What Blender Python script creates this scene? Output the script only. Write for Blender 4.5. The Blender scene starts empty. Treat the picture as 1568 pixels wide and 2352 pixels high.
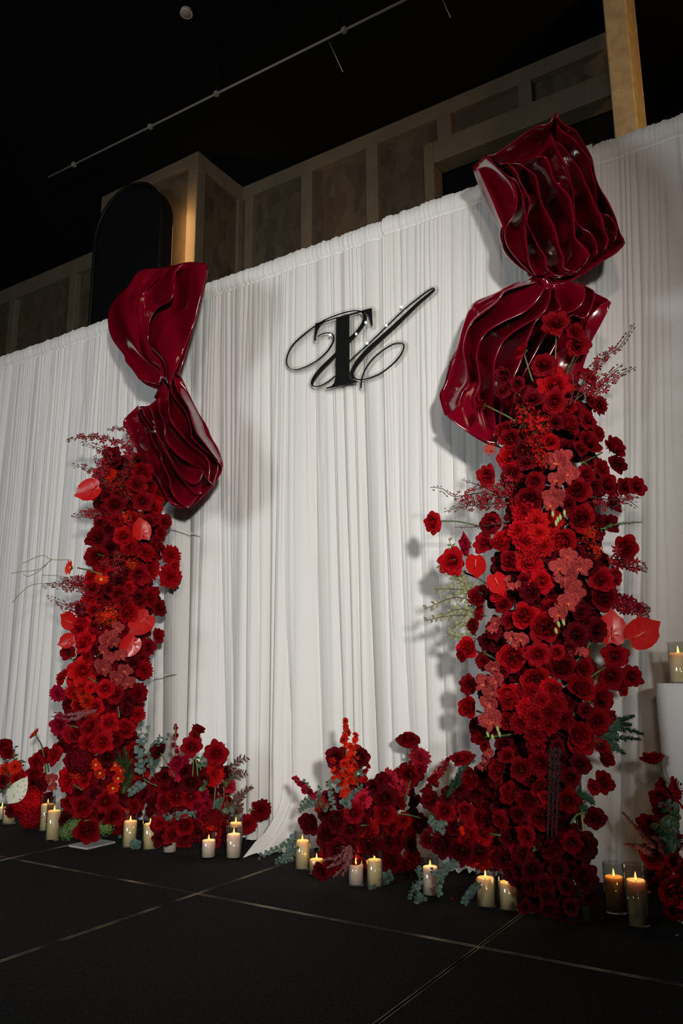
import bpy, math, random
import numpy as np
from mathutils import Vector, Quaternion, Matrix

random.seed(7); rng = np.random.default_rng(7)
S = bpy.context.scene
COL = S.collection

# ------------------------------------------------------------------ camera
CAM = np.array([0.0, -3.56, 0.85]); FPX = 1789.5; CX, CY = 784.0, 1176.0
YAW, PITCH, ROLL = -0.56405, 0.205373, -0.007268
_f = np.array([math.sin(YAW)*math.cos(PITCH), math.cos(YAW)*math.cos(PITCH), math.sin(PITCH)])
_r = np.array([math.cos(YAW), -math.sin(YAW), 0.0]); _u = np.cross(_r, _f)
RR = _r*math.cos(ROLL)+_u*math.sin(ROLL); UU = -_r*math.sin(ROLL)+_u*math.cos(ROLL); FF = _f
cd = bpy.data.cameras.new('camera'); cam = bpy.data.objects.new('camera', cd); COL.objects.link(cam)
cd.sensor_fit = 'VERTICAL'; cd.sensor_height = 36.0; cd.lens = FPX/2352*36.0; cd.clip_start = 0.05
M = Matrix.Identity(4)
for i in range(3):
    M[i][0] = RR[i]; M[i][1] = UU[i]; M[i][2] = -FF[i]; M[i][3] = CAM[i]
cam.matrix_world = M; S.camera = cam

# ------------------------------------------------------------------ world, exposure
S.view_settings.view_transform = 'Standard'; S.view_settings.look = 'None'
S.view_settings.gamma = 1.0; S.view_settings.exposure = 0.0; S.view_settings.use_curve_mapping = False
w = bpy.data.worlds.new('dark_room'); S.world = w; w.use_nodes = True
w.node_tree.nodes['Background'].inputs[0].default_value = (1.0, 0.9, 0.8, 1)
w.node_tree.nodes['Background'].inputs[1].default_value = 0.006

# ------------------------------------------------------------------ lights
def lamp(name, kind, loc, target, power, color, **k):
    d = bpy.data.lights.new(name, kind); d.energy = power; d.color = color
    for a, b in k.items(): setattr(d, a, b)
    o = bpy.data.objects.new(name, d); COL.objects.link(o); o.location = loc
    if target is not None:
        o.rotation_euler = (Vector(target)-Vector(loc)).to_track_quat('-Z', 'Y').to_euler()
    return o
lamp('key_spot', 'SPOT', (1.1, -4.5, 1.35), (-3.3, 0, 2.0), 870, (1.0, 0.975, 0.935), spot_size=math.radians(60), spot_blend=0.9, shadow_soft_size=0.10)
lamp('warm_spot', 'SPOT', (0.6, -5.0, 2.0), (-2.6, 0, 2.7), 150, (1.0, 0.80, 0.66), spot_size=math.radians(70), spot_blend=0.8, shadow_soft_size=0.12)
lamp('soft_fill', 'AREA', (-3.4, -6.2, 2.2), (-3.7, 0, 1.9), 105, (0.90, 0.96, 1.0), shape='RECTANGLE', size=1.7, size_y=1.1)
lamp('warm_wall_fill', 'AREA', (-2.0, -3.5, 5.2), (-2.6, 1.6, 4.3), 3, (1.0, 0.78, 0.52), shape='DISK', size=0.8)  # added weak warm fill, no visible fixture; lifts the dim upper walls
lamp('wall_washer', 'SPOT', (0.9, 0.45, 4.3), (-0.75, 1.3, 4.9), 75, (1.0, 0.62, 0.28), spot_size=math.radians(70), spot_blend=0.8, shadow_soft_size=0.1)

# ------------------------------------------------------------------ helpers
def ray(px, py): return RR*(px-CX)/FPX - UU*(py-CY)/FPX + FF
def at(px, py, Y): d = ray(px, py); return CAM + d*(Y-CAM[1])/d[1]
def atx(px, py, X): d = ray(px, py); return CAM + d*(X-CAM[0])/d[0]
def atz(px, py, Z): d = ray(px, py); return CAM + d*(Z-CAM[2])/d[2]
def fl(px, py): return atz(px, py, 0.0)
def depth(P): return float((np.asarray(P)-CAM) @ FF)

def mk(name, V, F, mats=None, smooth=True, midx=None):
    me = bpy.data.meshes.new(name); me.from_pydata([tuple(map(float, v)) for v in V], [], [tuple(map(int, f)) for f in F])
    if smooth: me.polygons.foreach_set('use_smooth', [True]*len(me.polygons))
    if mats:
        for m in (mats if isinstance(mats, (list, tuple)) else [mats]): me.materials.append(m)
    if midx is not None: me.polygons.foreach_set('material_index', [int(i) for i in midx])
    me.update(); return me
def grid_faces(nu, nv, off=0, wrap=False):
    F = []
    for i in range(nu if wrap else nu-1):
        for j in range(nv-1):
            a = i*nv+j; b = ((i+1) % nu)*nv+j
            F.append((off+a, off+b, off+b+1, off+a+1))
    return F
def empty(name, loc, label=None, cat=None, group=None, kind=None):
    o = bpy.data.objects.new(name, None); COL.objects.link(o); o.location = tuple(map(float, loc)); o.empty_display_size = .1
    return tag(o, label, cat, group, kind)
def tag(o, label=None, cat=None, group=None, kind=None):
    if label: o['label'] = label
    if cat: o['category'] = cat
    if group: o['group'] = group
    if kind: o['kind'] = kind
    return o
ORG = {}
def wpos(o):
    p = np.zeros(3)
    while o is not None: p = p+np.array(o.location); o = o.parent
    return p
def put(name, me, parent=None, loc=None, world=True, rot=None, scale=None):
    """link mesh; a mesh in world coordinates is given an origin at its own centre"""
    o = bpy.data.objects.new(name, me); COL.objects.link(o)
    if loc is None:
        n = len(me.vertices); a = np.empty(n*3); me.vertices.foreach_get('co', a); a = a.reshape(-1, 3)
        c = np.array([(a[:, 0].min()+a[:, 0].max())/2, (a[:, 1].min()+a[:, 1].max())/2, a[:, 2].min()])
        me.vertices.foreach_set('co', (a-c).ravel()); me.update(); loc = c
    base = wpos(parent) if parent is not None else np.zeros(3)
    if parent is not None: o.parent = parent
    o.location = tuple(np.asarray(loc, float)-base)
    if rot is not None: o.rotation_mode = 'QUATERNION'; o.rotation_quaternion = rot
    if scale is not None: o.scale = (scale,)*3 if np.isscalar(scale) else tuple(scale)
    return o
def box(name, a, b, mat, parent=None, bev=0.0):
    x0, y0, z0 = np.minimum(a, b); x1, y1, z1 = np.maximum(a, b)
    V = [(x0,y0,z0),(x1,y0,z0),(x1,y1,z0),(x0,y1,z0),(x0,y0,z1),(x1,y0,z1),(x1,y1,z1),(x0,y1,z1)]
    F = [(0,3,2,1),(4,5,6,7),(0,1,5,4),(1,2,6,5),(2,3,7,6),(3,0,4,7)]
    o = put(name, mk(name, V, F, mat, smooth=False), parent)
    if bev: m = o.modifiers.new('bevel', 'BEVEL'); m.width = bev; m.segments = 2
    return o
def tube_geo(P, rad, n=6, off=0):
    P = np.asarray(P, float); rad = np.broadcast_to(rad, (len(P),)); V = []
    T = np.gradient(P, axis=0); up = np.array([0.13, 0.31, 0.94])
    for p, t, r_ in zip(P, T, rad):
        t = t/(np.linalg.norm(t)+1e-9); a = np.cross(t, up)
        if np.linalg.norm(a) < .05: a = np.cross(t, [1, 0, 0])
        a /= np.linalg.norm(a); b = np.cross(t, a)
        for k in range(n): V.append(p+r_*(a*math.cos(2*math.pi*k/n)+b*math.sin(2*math.pi*k/n)))
    F = []
    for i in range(len(P)-1):
        for k in range(n):
            a_ = off+i*n+k; b_ = off+i*n+(k+1) % n
            F.append((a_, b_, b_+n, a_+n))
    F.append(tuple(off+k for k in range(n))[::-1]); F.append(tuple(off+(len(P)-1)*n+k for k in range(n)))
    return V, F
def tube(name, P, rad, mat, parent=None, n=6):
    V, F = tube_geo(P, rad, n); return put(name, mk(name, V, F, mat), parent)
def lathe_geo(prof, n=28, off=0):
    V = [(r_*math.cos(2*math.pi*k/n), r_*math.sin(2*math.pi*k/n), z) for k in range(n) for r_, z in prof]
    return V, grid_faces(n, len(prof), off, wrap=True)
def curve(pts, n):
    P = np.asarray(pts, float); K = len(P)
    if K == 2: return P[0]+(P[1]-P[0])*np.linspace(0, 1, n)[:, None]
    E = np.vstack([2*P[0]-P[1], P, 2*P[-1]-P[-2]])
    d = np.r_[0, np.cumsum(np.linalg.norm(np.diff(P[:, :2], axis=0), axis=1))]; d /= d[-1]
    out = []
    for t in np.linspace(0, 1, n):
        i = min(max(int(np.searchsorted(d, t, 'right'))-1, 0), K-2)
        u = (t-d[i])/max(d[i+1]-d[i], 1e-9); p0, p1, p2, p3 = E[i:i+4]
        out.append(.5*((2*p1)+(-p0+p2)*u+(2*p0-5*p1+4*p2-p3)*u*u+(-p0+3*p1-3*p2+p3)*u**3))
    return np.array(out)

# ------------------------------------------------------------------ materials
def newmat(name):
    m = bpy.data.materials.new(name); m.use_nodes = True
    return m, m.node_tree, m.node_tree.nodes['Principled BSDF']
def setp(b, **k):
    for a, v in k.items():
        n = {'color':'Base Color','rough':'Roughness','metal':'Metallic','spec':'Specular IOR Level','coat':'Coat Weight','coatr':'Coat Roughness','sss':'Subsurface Weight','sheen':'Sheen Weight','trans':'Transmission Weight','emis':'Emission Strength','emc':'Emission Color','ior':'IOR'}[a]
        if a in ('color', 'emc'): v = (*v, 1)
        b.inputs[n].default_value = v
def simple(name, color, rough=.6, **k):
    m, t, b = newmat(name); setp(b, color=color, rough=rough, **k); return m
def noisy(name, c1, c2, scale, rough=.7, detail=4, bump=0.0, lo=.35, hi=.65, **k):
    m, t, b = newmat(name); setp(b, rough=rough, **k); N = t.nodes; L = t.links
    tc = N.new('ShaderNodeTexCoord'); n = N.new('ShaderNodeTexNoise'); n.inputs['Scale'].default_value = scale; n.inputs['Detail'].default_value = detail
    L.new(tc.outputs['Object'], n.inputs['Vector']); r_ = N.new('ShaderNodeValToRGB')
    r_.color_ramp.elements[0].position = lo; r_.color_ramp.elements[1].position = hi
    r_.color_ramp.elements[0].color = (*c1, 1); r_.color_ramp.elements[1].color = (*c2, 1)
    L.new(n.outputs['Fac'], r_.inputs[0]); L.new(r_.outputs[0], b.inputs['Base Color'])
    if bump:
        bp = N.new('ShaderNodeBump'); bp.inputs['Strength'].default_value = bump; bp.inputs['Distance'].default_value = .004
        L.new(n.outputs['Fac'], bp.inputs['Height']); L.new(bp.outputs[0], b.inputs['Normal'])
    return m
def petalmat(name, col, rough=.62, var=.35, scale=6, trans=.10, vein=None):
    """petal: base colour varied from bloom to bloom, thin-leaf translucency, fine bump"""
    m, t, b = newmat(name); N = t.nodes; L = t.links; setp(b, rough=.7, spec=.06)
    oi = N.new('ShaderNodeObjectInfo'); mr = N.new('ShaderNodeMapRange'); mr.inputs[3].default_value = 1-var; mr.inputs[4].default_value = 1+var
    L.new(oi.outputs['Random'], mr.inputs[0])
    tc = N.new('ShaderNodeTexCoord'); n = N.new('ShaderNodeTexNoise'); n.inputs['Scale'].default_value = scale; n.inputs['Detail'].default_value = 3
    L.new(tc.outputs['Object'], n.inputs['Vector'])
    r_ = N.new('ShaderNodeValToRGB'); r_.color_ramp.elements[0].position = .3; r_.color_ramp.elements[1].position = .7
    c2 = vein or tuple(c*.62 for c in col)
    r_.color_ramp.elements[0].color = (*c2, 1); r_.color_ramp.elements[1].color = (*col, 1); L.new(n.outputs['Fac'], r_.inputs[0])
    mx = N.new('ShaderNodeVectorMath'); mx.operation = 'SCALE'; L.new(r_.outputs[0], mx.inputs[0]); L.new(mr.outputs[0], mx.inputs['Scale'])
    L.new(mx.outputs[0], b.inputs['Base Color'])
    tr = N.new('ShaderNodeBsdfTranslucent'); L.new(mx.outputs[0], tr.inputs[0])
    ms = N.new('ShaderNodeMixShader'); ms.inputs[0].default_value = trans
    L.new(b.outputs[0], ms.inputs[1]); L.new(tr.outputs[0], ms.inputs[2]); L.new(ms.outputs[0], N['Material Output'].inputs['Surface'])
    bp = N.new('ShaderNodeBump'); bp.inputs['Strength'].default_value = .25; bp.inputs['Distance'].default_value = .02
    L.new(n.outputs['Fac'], bp.inputs['Height']); L.new(bp.outputs[0], b.inputs['Normal'])
    return m
RED = petalmat('red_petal', (0.32, 0.002, 0.006))
DEEP = petalmat('deep_red_petal', (0.185, 0.0012, 0.005))
BURG = petalmat('burgundy_petal', (0.085, 0.001, 0.004))
BRIGHT = petalmat('bright_red_petal', (0.42, 0.005, 0.007))
ORANGE = petalmat('scarlet_petal', (0.56, 0.018, 0.006))
PINKR = petalmat('pink_red_petal', (0.46, 0.014, 0.036))
CRIM = petalmat('crimson_petal', (0.27, 0.003, 0.020))
ORCH = petalmat('dusty_red_orchid', (0.36, 0.050, 0.045), scale=7, vein=(0.13, 0.006, 0.010), var=.2)
DORCH = petalmat('dark_orchid', (0.20, 0.006, 0.016), vein=(0.11, 0.004, 0.010))
YEL = simple('pollen_yellow', (0.62, 0.27, 0.03), .7)
LIPO = simple('orange_orchid_lip', (0.62, 0.09, 0.02), .5)
STEM = noisy('green_stem', (0.04, 0.07, 0.015), (0.09, 0.14, 0.04), 30, .6)
TWIG = simple('dark_twig', (0.06, 0.03, 0.018), .7)
WILLOW = simple('pale_willow_twig', (0.20, 0.13, 0.07), .7)
EUC = noisy('eucalyptus_leaf', (0.03, 0.055, 0.05), (0.085, 0.125, 0.11), 14, .6)
LEAF = noisy('dark_green_leaf', (0.012, 0.035, 0.012), (0.04, 0.08, 0.025), 20, .5)
OLIVE = noisy('variegated_leaf', (0.06, 0.065, 0.02), (0.27, 0.27, 0.14), 40, .6, lo=.45, hi=.6)
CONIF = simple('dark_conifer', (0.015, 0.055, 0.025), .7)
MOSS = noisy('green_hydrangea', (0.03, 0.07, 0.012), (0.10, 0.17, 0.035), 20, .7)
BUDG = simple('pale_green_bud', (0.25, 0.30, 0.09), .5)
BROWN = noisy('dried_brown_leaf', (0.05, 0.015, 0.014), (0.14, 0.045, 0.035), 25, .7)
PLUME = noisy('dusty_pink_plume', (0.16, 0.035, 0.04), (0.34, 0.12, 0.12), 40, .8)
AMAR = noisy('dark_amaranth', (0.015, 0.002, 0.003), (0.06, 0.006, 0.008), 60, .8)
ANTH = simple('anthurium_spathe_red', (0.36, 0.005, 0.005), .5, coat=.22, coatr=.22, spec=.1)
SPAD = simple('spadix', (0.55, 0.06, 0.03), .6)
CALA = noisy('pale_caladium_leaf', (0.10, 0.20, 0.08), (0.62, 0.62, 0.50), 9, .6, lo=.30, hi=.45)
GLOSS = simple('glossy_burgundy_lacquer', (0.135, 0.0008, 0.008), .16, coat=1.0, coatr=.05)
METAL = simple('grey_stand_metal', (0.30, 0.33, 0.31), .4, metal=.6)
BLACKM = simple('black_acrylic', (0.005, 0.005, 0.005), .5, spec=.15)
# drape: white voile with faint weave
def drapemat():
    m, t, b = newmat('white_voile'); N = t.nodes; L = t.links; setp(b, color=(0.74, 0.73, 0.705), rough=.85, sheen=.2, spec=.1)
    tc = N.new('ShaderNodeTexCoord'); mp = N.new('ShaderNodeMapping'); mp.inputs['Scale'].default_value = (60, 60, 6); L.new(tc.outputs['Object'], mp.inputs[0])
    n = N.new('ShaderNodeTexNoise'); n.inputs['Scale'].default_value = 3; n.inputs['Detail'].default_value = 5; L.new(mp.outputs[0], n.inputs['Vector'])
    bp = N.new('ShaderNodeBump'); bp.inputs['Strength'].default_value = .35; bp.inputs['Distance'].default_value = .004
    L.new(n.outputs['Fac'], bp.inputs['Height']); L.new(bp.outputs[0], b.inputs['Normal'])
    tr = N.new('ShaderNodeBsdfTranslucent'); tr.inputs[0].default_value = (0.7, 0.68, 0.64, 1); ms = N.new('ShaderNodeMixShader'); ms.inputs[0].default_value = .12
    L.new(b.outputs[0], ms.inputs[1]); L.new(tr.outputs[0], ms.inputs[2]); L.new(ms.outputs[0], N['Material Output'].inputs['Surface'])
    return m
DRAPE = drapemat()
CARPET = noisy('black_needle_carpet', (0.004, 0.004, 0.004), (0.022, 0.020, 0.019), 260, .95, detail=3, bump=.8, spec=.1)
TRIMM = noisy('worn_brass_edging', (0.012, 0.010, 0.008), (0.40, 0.30, 0.21), 4, .5, detail=6, lo=.45, hi=.68)
WALLP = noisy('beige_painted_moulding', (0.088, 0.070, 0.044), (0.105, 0.084, 0.054), 6, .7)
def wallpapermat():
    m, t, b = newmat('leaf_pattern_wallpaper'); N = t.nodes; L = t.links; setp(b, rough=.6)
    tc = N.new('ShaderNodeTexCoord'); mp = N.new('ShaderNodeMapping'); mp.inputs['Rotation'].default_value = (0, .6, 0); mp.inputs['Scale'].default_value = (9, 9, 5)
    L.new(tc.outputs['Object'], mp.inputs[0]); v = N.new('ShaderNodeTexVoronoi'); v.inputs['Scale'].default_value = 1.3; L.new(mp.outputs[0], v.inputs['Vector'])
    r_ = N.new('ShaderNodeValToRGB'); r_.color_ramp.elements[0].color = (0.036, 0.025, 0.015, 1); r_.color_ramp.elements[1].color = (0.075, 0.056, 0.034, 1)
    L.new(v.outputs['Color'], r_.inputs[0]); L.new(r_.outputs[0], b.inputs['Base Color']); return m
PAPER = wallpapermat()
COLM = noisy('textured_gold_plaster', (0.34, 0.25, 0.13), (0.46, 0.35, 0.19), 12, .6, detail=6, bump=.2)
VOID = simple('matte_black_paint', (0.004, 0.004, 0.004), .9, spec=.05)
DARK = simple('black_gloss_arch', (0.004, 0.004, 0.004), .55, spec=.15)

# ------------------------------------------------------------------ setting: floor of carpeted stage panels
floor = empty('floor', (0, 0, 0), kind='structure')
YS = -1.05; XS = [-2.28+1.195*k for k in range(-7, 5)]
rows = [(YS+.0, YS+2.42), (YS-2.44, YS), (YS-4.88, YS-2.44)]
for (y0, y1) in rows:
    for k in range(len(XS)-1):
        g = .004
        o = box('carpet_panel', (XS[k]+g, y0+g, -.06), (XS[k+1]-g, y1-g, 0), CARPET, floor)
for k, x in enumerate(XS):
    for sgn in (-1, 1): box('edging_strip', (x+sgn*.006-.0013, -5.9, -.02), (x+sgn*.006+.0013, 1.35, .0015), TRIMM, floor)
for sgn in (-1, 1): box('edging_strip', (XS[0], YS+sgn*.006-.0013, -.02), (XS[-1], YS+sgn*.006+.0013, .0012), TRIMM, floor)
box('sub_deck', (XS[0], -5.93, -.2), (XS[-1], 1.37, -.062), VOID, floor)

# ------------------------------------------------------------------ setting: room walls, ceiling
ZC = 5.5; YW = 1.69; YP = 1.03; XP0, XP1 = -5.69, -4.41
c = put('ceiling', mk('ceiling', [(-14, -8, ZC), (4, -8, ZC), (4, 7, ZC), (-14, 7, ZC), (-14, -8, ZC+.1), (4, -8, ZC+.1), (4, 7, ZC+.1), (-14, 7, ZC+.1)], [(0,1,2,3),(7,6,5,4),(0,4,5,1),(1,5,6,2),(2,6,7,3),(3,7,4,0)], VOID, False)); tag(c, kind='structure')
wb = empty('wall_back', (-4, YW, 0), kind='structure')
xo = at(980, 352, YW)[0]; xcol = at(1436, 100, YW)[0]-.3
zo = at(980, 352, YW)[2]                      # top of the dark opening's frame
box('wall_body', (-13, YW+.05, -.2), (xo, YW+.2, ZC), PAPER, wb)
box('wall_body', (xo, YW+.05, zo-.02), (xcol+.3, YW+.2, ZC), PAPER, wb)
box('top_rail', (XP1-.05, YW-.02, at(700, 403, YW)[2]), (xcol+.3, YW+.06, ZC), WALLP, wb)
box('top_rail', (-13, YW-.02, at(100, 662, YW)[2]), (XP0, YW+.06, ZC), WALLP, wb)
def X(px, py): return at(px, py, YW)[0]
for a, b_, y in ((565, 583, 440), (693, 718, 400), (841, 868, 338), (1004, 1035, 268)):
    zb = zo if a > 1000 else 2.2
    box('stile', (X(a, y), YW-.018, zb), (X(b_, y-8), YW+.06, ZC-.005), WALLP, wb, .006)
box('stile', (X(1190, 205), YW-.018, zo), (X(1221, 195), YW+.06, ZC-.005), WALLP, wb, .006)
for a, b_, y in ((25, 38, 690), (163, 178, 640)): box('stile', (X(a, y), YW-.018, 2.0), (X(b_, y), YW+.06, ZC-.005), WALLP, wb, .006)
# framed dark opening at right
zi = at(1010, 382, YW)[2]; zb = at(1035, 330, YW)[2]
box('opening_frame', (xo, YW-.07, 2.2), (X(1004, 400), YW+.10, zo+.03), WALLP, wb, .006)
box('opening_frame', (X(1004, 400), YW-.07, zi), (xcol+.3, YW+.10, zo+.03), WALLP, wb, .006)
box('opening_sill', (xo, YW-.04, zo+.03), (xcol+.3, YW+.06, zb), WALLP, wb, .006)
box('shutter', (xo-.1, YW+.14, 1.0), (xcol+.3, YW+.18, zo+.02), VOID, wb)
for k in range(5): box('shutter_slat', (xo+.3, YW+.11, 3.6+k*.16), (xcol+.3, YW+.14, 3.70+k*.16), simple('dark_slat', (.012,.011,.010), .6) if k == 0 else bpy.data.materials['dark_slat'], wb)
# boxed pilaster carrying the arch
tr = empty('trim_1', (-5, YP, 0), kind='structure')
box('pilaster_body', (XP0+.01, YP+.04, -.2), (XP1-.04, YW+.1, ZC), PAPER, tr)
xr = at(432, 382, YP)[0]; zr = at(432, 382, YP)[2]
box('pilaster_stile', (xr, YP, -.2), (XP1, YP+.07, ZC), WALLP, tr, .006)
box('pilaster_stile', (XP0, YP, -.2), (XP0+.24, YP+.07, ZC), WALLP, tr, .006)
box('pilaster_rail', (XP0+.2, YP+.002, zr), (XP1-.02, YP+.07, ZC), WALLP, tr, .006)
box('pilaster_side_rail', (XP1-.07, YP+.01, atx(473, 395, XP1)[2]), (XP1-.004, YW+.05, ZC), WALLP, tr, .006)
box('pilaster_side_stile', (XP1-.07, atx(561, 460, XP1)[1]-.07, -.2), (XP1-.005, YW+.05, ZC), WALLP, tr)
box('pilaster_side_stile', (XP1-.07, YP+.012, -.2), (XP1-.003, max(atx(472, 400, XP1)[1], YP+.06), ZC), WALLP, tr)
# free column at right
yb = 1.2; xc0, xc1 = at(1383, 0, yb)[0], at(1436, 0, yb)[0]
tc_ = empty('trim_2', ((xc0+xc1)/2, yb, 0), kind='structure')
box('column_shaft', (xc0, yb, -.2), (xc1, yb+.30, ZC), COLM, tc_, .008)
box('column_face', (xc0+.03, yb+.3, -.2), (xc1+.012, atx(1458, 80, xc1)[1]+.02, ZC), COLM, tc_, .004)
o = box('wall_far', (xcol-.5, 5.0, -.2), (4, 5.1, ZC), VOID); tag(o, kind='structure')
o = box('wall_right', (2.6, -8, -.2), (2.7, 5.0, ZC), VOID); tag(o, kind='structure')
# arch panel, back-lit
ya = 0.72; a0 = at(219, 585, ya)[0]; a1 = at(371, 520, ya)[0]; ztop = at(318, 421, ya)[2]; rw = (a1-a0)/2; zs = ztop-rw
prof = [(a0, 1.6)]+[((a0+a1)/2-rw*math.cos(t), zs+rw*math.sin(t)) for t in np.linspace(0, math.pi, 33)]+[(a1, 1.6)]
arch = empty('arch_panel', ((a0+a1)/2, ya, 1.6), 'tall black round-topped arch panel standing off the beige pilaster, glowing amber from behind', 'wall panel')
n = len(prof); V = [(x, ya, z) for x, z in prof]+[(x, ya+.13, z) for x, z in prof]
put('panel_face', mk('panel_face', V, [tuple(range(n))[::-1], tuple(range(n, 2*n))]+[(i, (i+1) % n, n+(i+1) % n, n+i) for i in range(n)], DARK, False), arch)
rimP = [(x+(0.0), ya-.012, z) for x, z in prof]
put('panel_rim', (lambda VF: mk('panel_rim', VF[0], VF[1], DARK))(tube_geo(rimP, .018, 6)), arch)
for z_ in (2.0, zs): box('wall_bracket', ((a0+a1)/2-.05, ya+.12, z_-.05), ((a0+a1)/2+.05, YP+.05, z_+.05), DARK, arch)
LED = simple('amber_led_strip', (1, .6, .3), emis=3.2, emc=(1.0, 0.50, 0.16))
sp = [((a0+a1)/2+(rw-.05)*math.cos(t), ya+.16, zs+(rw-.05)*math.sin(t)) for t in np.linspace(math.pi*.55, 0, 14)]+[(a1-.05, ya+.16, 2.6)]
put('led_strip', (lambda VF: mk('led_strip', VF[0], VF[1], LED))(tube_geo(sp, .014, 6)), arch)
lamp('arch_backlight', 'AREA', (a1-.06, ya+.17, zs-.55), (a1+.10, YP+.05, zs-.55), 13, (1.0, 0.55, 0.2), shape='RECTANGLE', size=.05, size_y=1.5)
# ceiling truss pipe and fittings
PIPE = simple('pale_steel_pipe', (0.15, 0.14, 0.11), .5, metal=.0)
pa, pb = atz(112, 407, 5.0), atz(1010, -40, 5.0)
pipe = empty('lighting_pipe', pa, 'long thin steel lighting pipe hung across the black ceiling', 'pipe')
tube('pipe_tube', [pa, pb], .009, PIPE, pipe, 10)
for q in (170, 345, 497, 790):
    yq = 407-(q-112)*.4976; p = atz(q, yq, 5.0); t_ = (p[0]-pa[0])/(pb[0]-pa[0]); p = pa+(pb-pa)*t_
    box('pipe_clamp', p-.018, p+.018, PIPE, pipe, .008); tube('hanger', [p, p+np.array([0, 0, ZC-5.0])], .006, VOID, pipe)
for i, (a, b_, lab) in enumerate((((755, 95), (787, 165), 'thin pale cable hanging askew from the middle of the ceiling pipe'), ((1015, -4), (1034, 40), 'short thin cable hanging at the top edge right of the ceiling pipe'))):
    A, B = atz(*a, 4.99), atz(*b_, 4.62)
    o = tube('hanging_cable', [A, (A+B)/2, B], .004, simple('grey_cable%d' % i, (.2, .2, .2), .6)); tag(o, lab, 'cable', kind=None)
pd = atz(428, 30, ZC-.02); rd = 13/FPX*depth(pd)
V, F = lathe_geo([(0, -.010), (rd*.9, -.010), (rd, -.004), (rd, .02)], 28)
o = put('ceiling_speaker', mk('ceiling_speaker', V, F, simple('beige_grille', (.35, .29, .24), .7)), loc=pd); tag(o, 'small round beige grille set in the black ceiling at upper left', 'ceiling fitting')
rdt = put('grille_ring', mk('grille_ring', *tube_geo([(rd*math.cos(t), rd*math.sin(t), -.006) for t in np.linspace(0, 2*math.pi, 25)], .006, 6), simple('beige_ring', (.5, .4, .33), .5)), o, loc=pd)

# ------------------------------------------------------------------ drapes
def noise1(n, seed):
    r_ = np.random.default_rng(seed); v = r_.random(n+4)
    def f(x):
        x = np.clip(x, 0, n+.999); i = x.astype(int); u = x-i; u = u*u*(3-2*u); return v[i]*(1-u)+v[i+1]*u
    return f
def fold(ph, p): return np.abs(np.sin(math.pi*ph))**p
HT = 3.40
def drape(name, xt0, xt1, xb0, xb1, yoff, seed, big, label, ppool=None, widths=(.27, .125, .032)):
    L_ = xt1-xt0; nc = int(L_/.0055); nz = 90
    s = np.linspace(0, 1, nc)[None, :]; z = HT*(1-np.linspace(0, 1, nz)**1.15)[:, None]
    z = np.concatenate([np.array([[HT], [HT-.004], [HT-.03], [HT-.07], [HT-.10], [HT-.108], [HT-.12]]), z[4:]], 0)
    z = np.sort(z, axis=0)[::-1]; nz = len(z)
    q = 1-z/HT; e = q**1.3
    x = (xt0+(xt1-xt0)*s)*(1-e)+(xb0+(xb1-xb0)*s)*e
    N_ = [noise1(400, seed*10+i) for i in range(9)]
    u = s*L_
    def phase(wl, k): return u/wl+2.2*N_[k](u/wl/2.2)
    wob = (N_[6](u*6+q*1.4)-.5)
    ph1 = phase(widths[0], 0)+wob*.25*q; ph2 = phase(widths[1], 1)+(N_[7](u*9+q*2)-.5)*.5; ph3 = phase(widths[2], 2)+(N_[8](u*14+q*3)-.5)*.9
    a1 = big*(.004+.125*np.clip(q*1.15, 0, 1)**1.0)*(.35+1.2*N_[3](u*3)); a2 = (.011+.050*q)*(.35+1.1*N_[4](u*5+q))*(.55+.45*big); a3 = .0135*(1-.86*np.clip(q*1.3, 0, 1))*(.5+N_[5](u*9+q*2))
    y = -(a1*fold(ph1, .55)+a2*fold(ph2, .38)+a3*fold(ph3, .55))
    hd = np.clip((z-(HT-.11))/.11, 0, 1)                      # gathered rod pocket
    bul = np.sin(np.pi*np.clip((z-(HT-.105))/.105, 0, 1))
    y = y*(1-.55*(hd > 0))-.022*bul-.006*(z > HT-.10)*fold(phase(.016, 5), .6)
    y = y+.02*((z > HT-.112)&(z < HT-.10))*.35
    zz = z+0*s; zz = zz+(z > HT-.02)*.010*(N_[2](u*45)-.5)
    x = x+.012*q*(N_[4](u*5+q*2)-.5)
    if ppool is not None:
        px0, px1, amt = ppool
        k = np.clip(1-np.abs((x-(px0+px1)/2)/((px1-px0)/2))**2, 0, 1)*amt
        t = np.clip(1-z/.30, 0, 1)
        y = y-k*t**2.2*(1+.25*np.sin(u*38+N_[3](u*20)*5)); zz = zz*(1-.0*k)+.018*(t > .8)*np.abs(np.sin(u*55+z*30))*k/max(amt, .01)
    zz = np.maximum(zz, .004)
    P = np.stack([x, y+yoff*(.2+.8*np.clip(q*2, 0, 1))+0*zz, zz], -1)
    P = P.transpose(1, 0, 2)
    me = mk(name, P.reshape(-1, 3), grid_faces(nc, nz), DRAPE)
    o = put(name, me); tag(o, label, 'drape', 'white pleated drapes hung as one backdrop')
    return o
xb = lambda px, py: at(px, py, 0)[0]
drape('drape', -7.6, xb(372, 690)+.06, -7.75, xb(372, 1700)-.02, 0, 3, .25, 'leftmost white pleated drape, finely gathered, behind the left flower column')
drape('drape', xb(372, 690)-.03, xb(676, 590), xb(379, 1700)+.012, xb(700, 1700), .012, 5, .85, 'white drape right of the left column, ending in the gap slit by its stand', (-3.7, -2.6, .03))
drape('drape', xb(676, 590)-.04, xb(905, 500), xb(700, 1700)-.02, xb(965, 1700)+.05, .0, 8, 1.0, 'white drape with the deepest folds hanging behind the black monogram', (-2.98, -2.30, .30))
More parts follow.
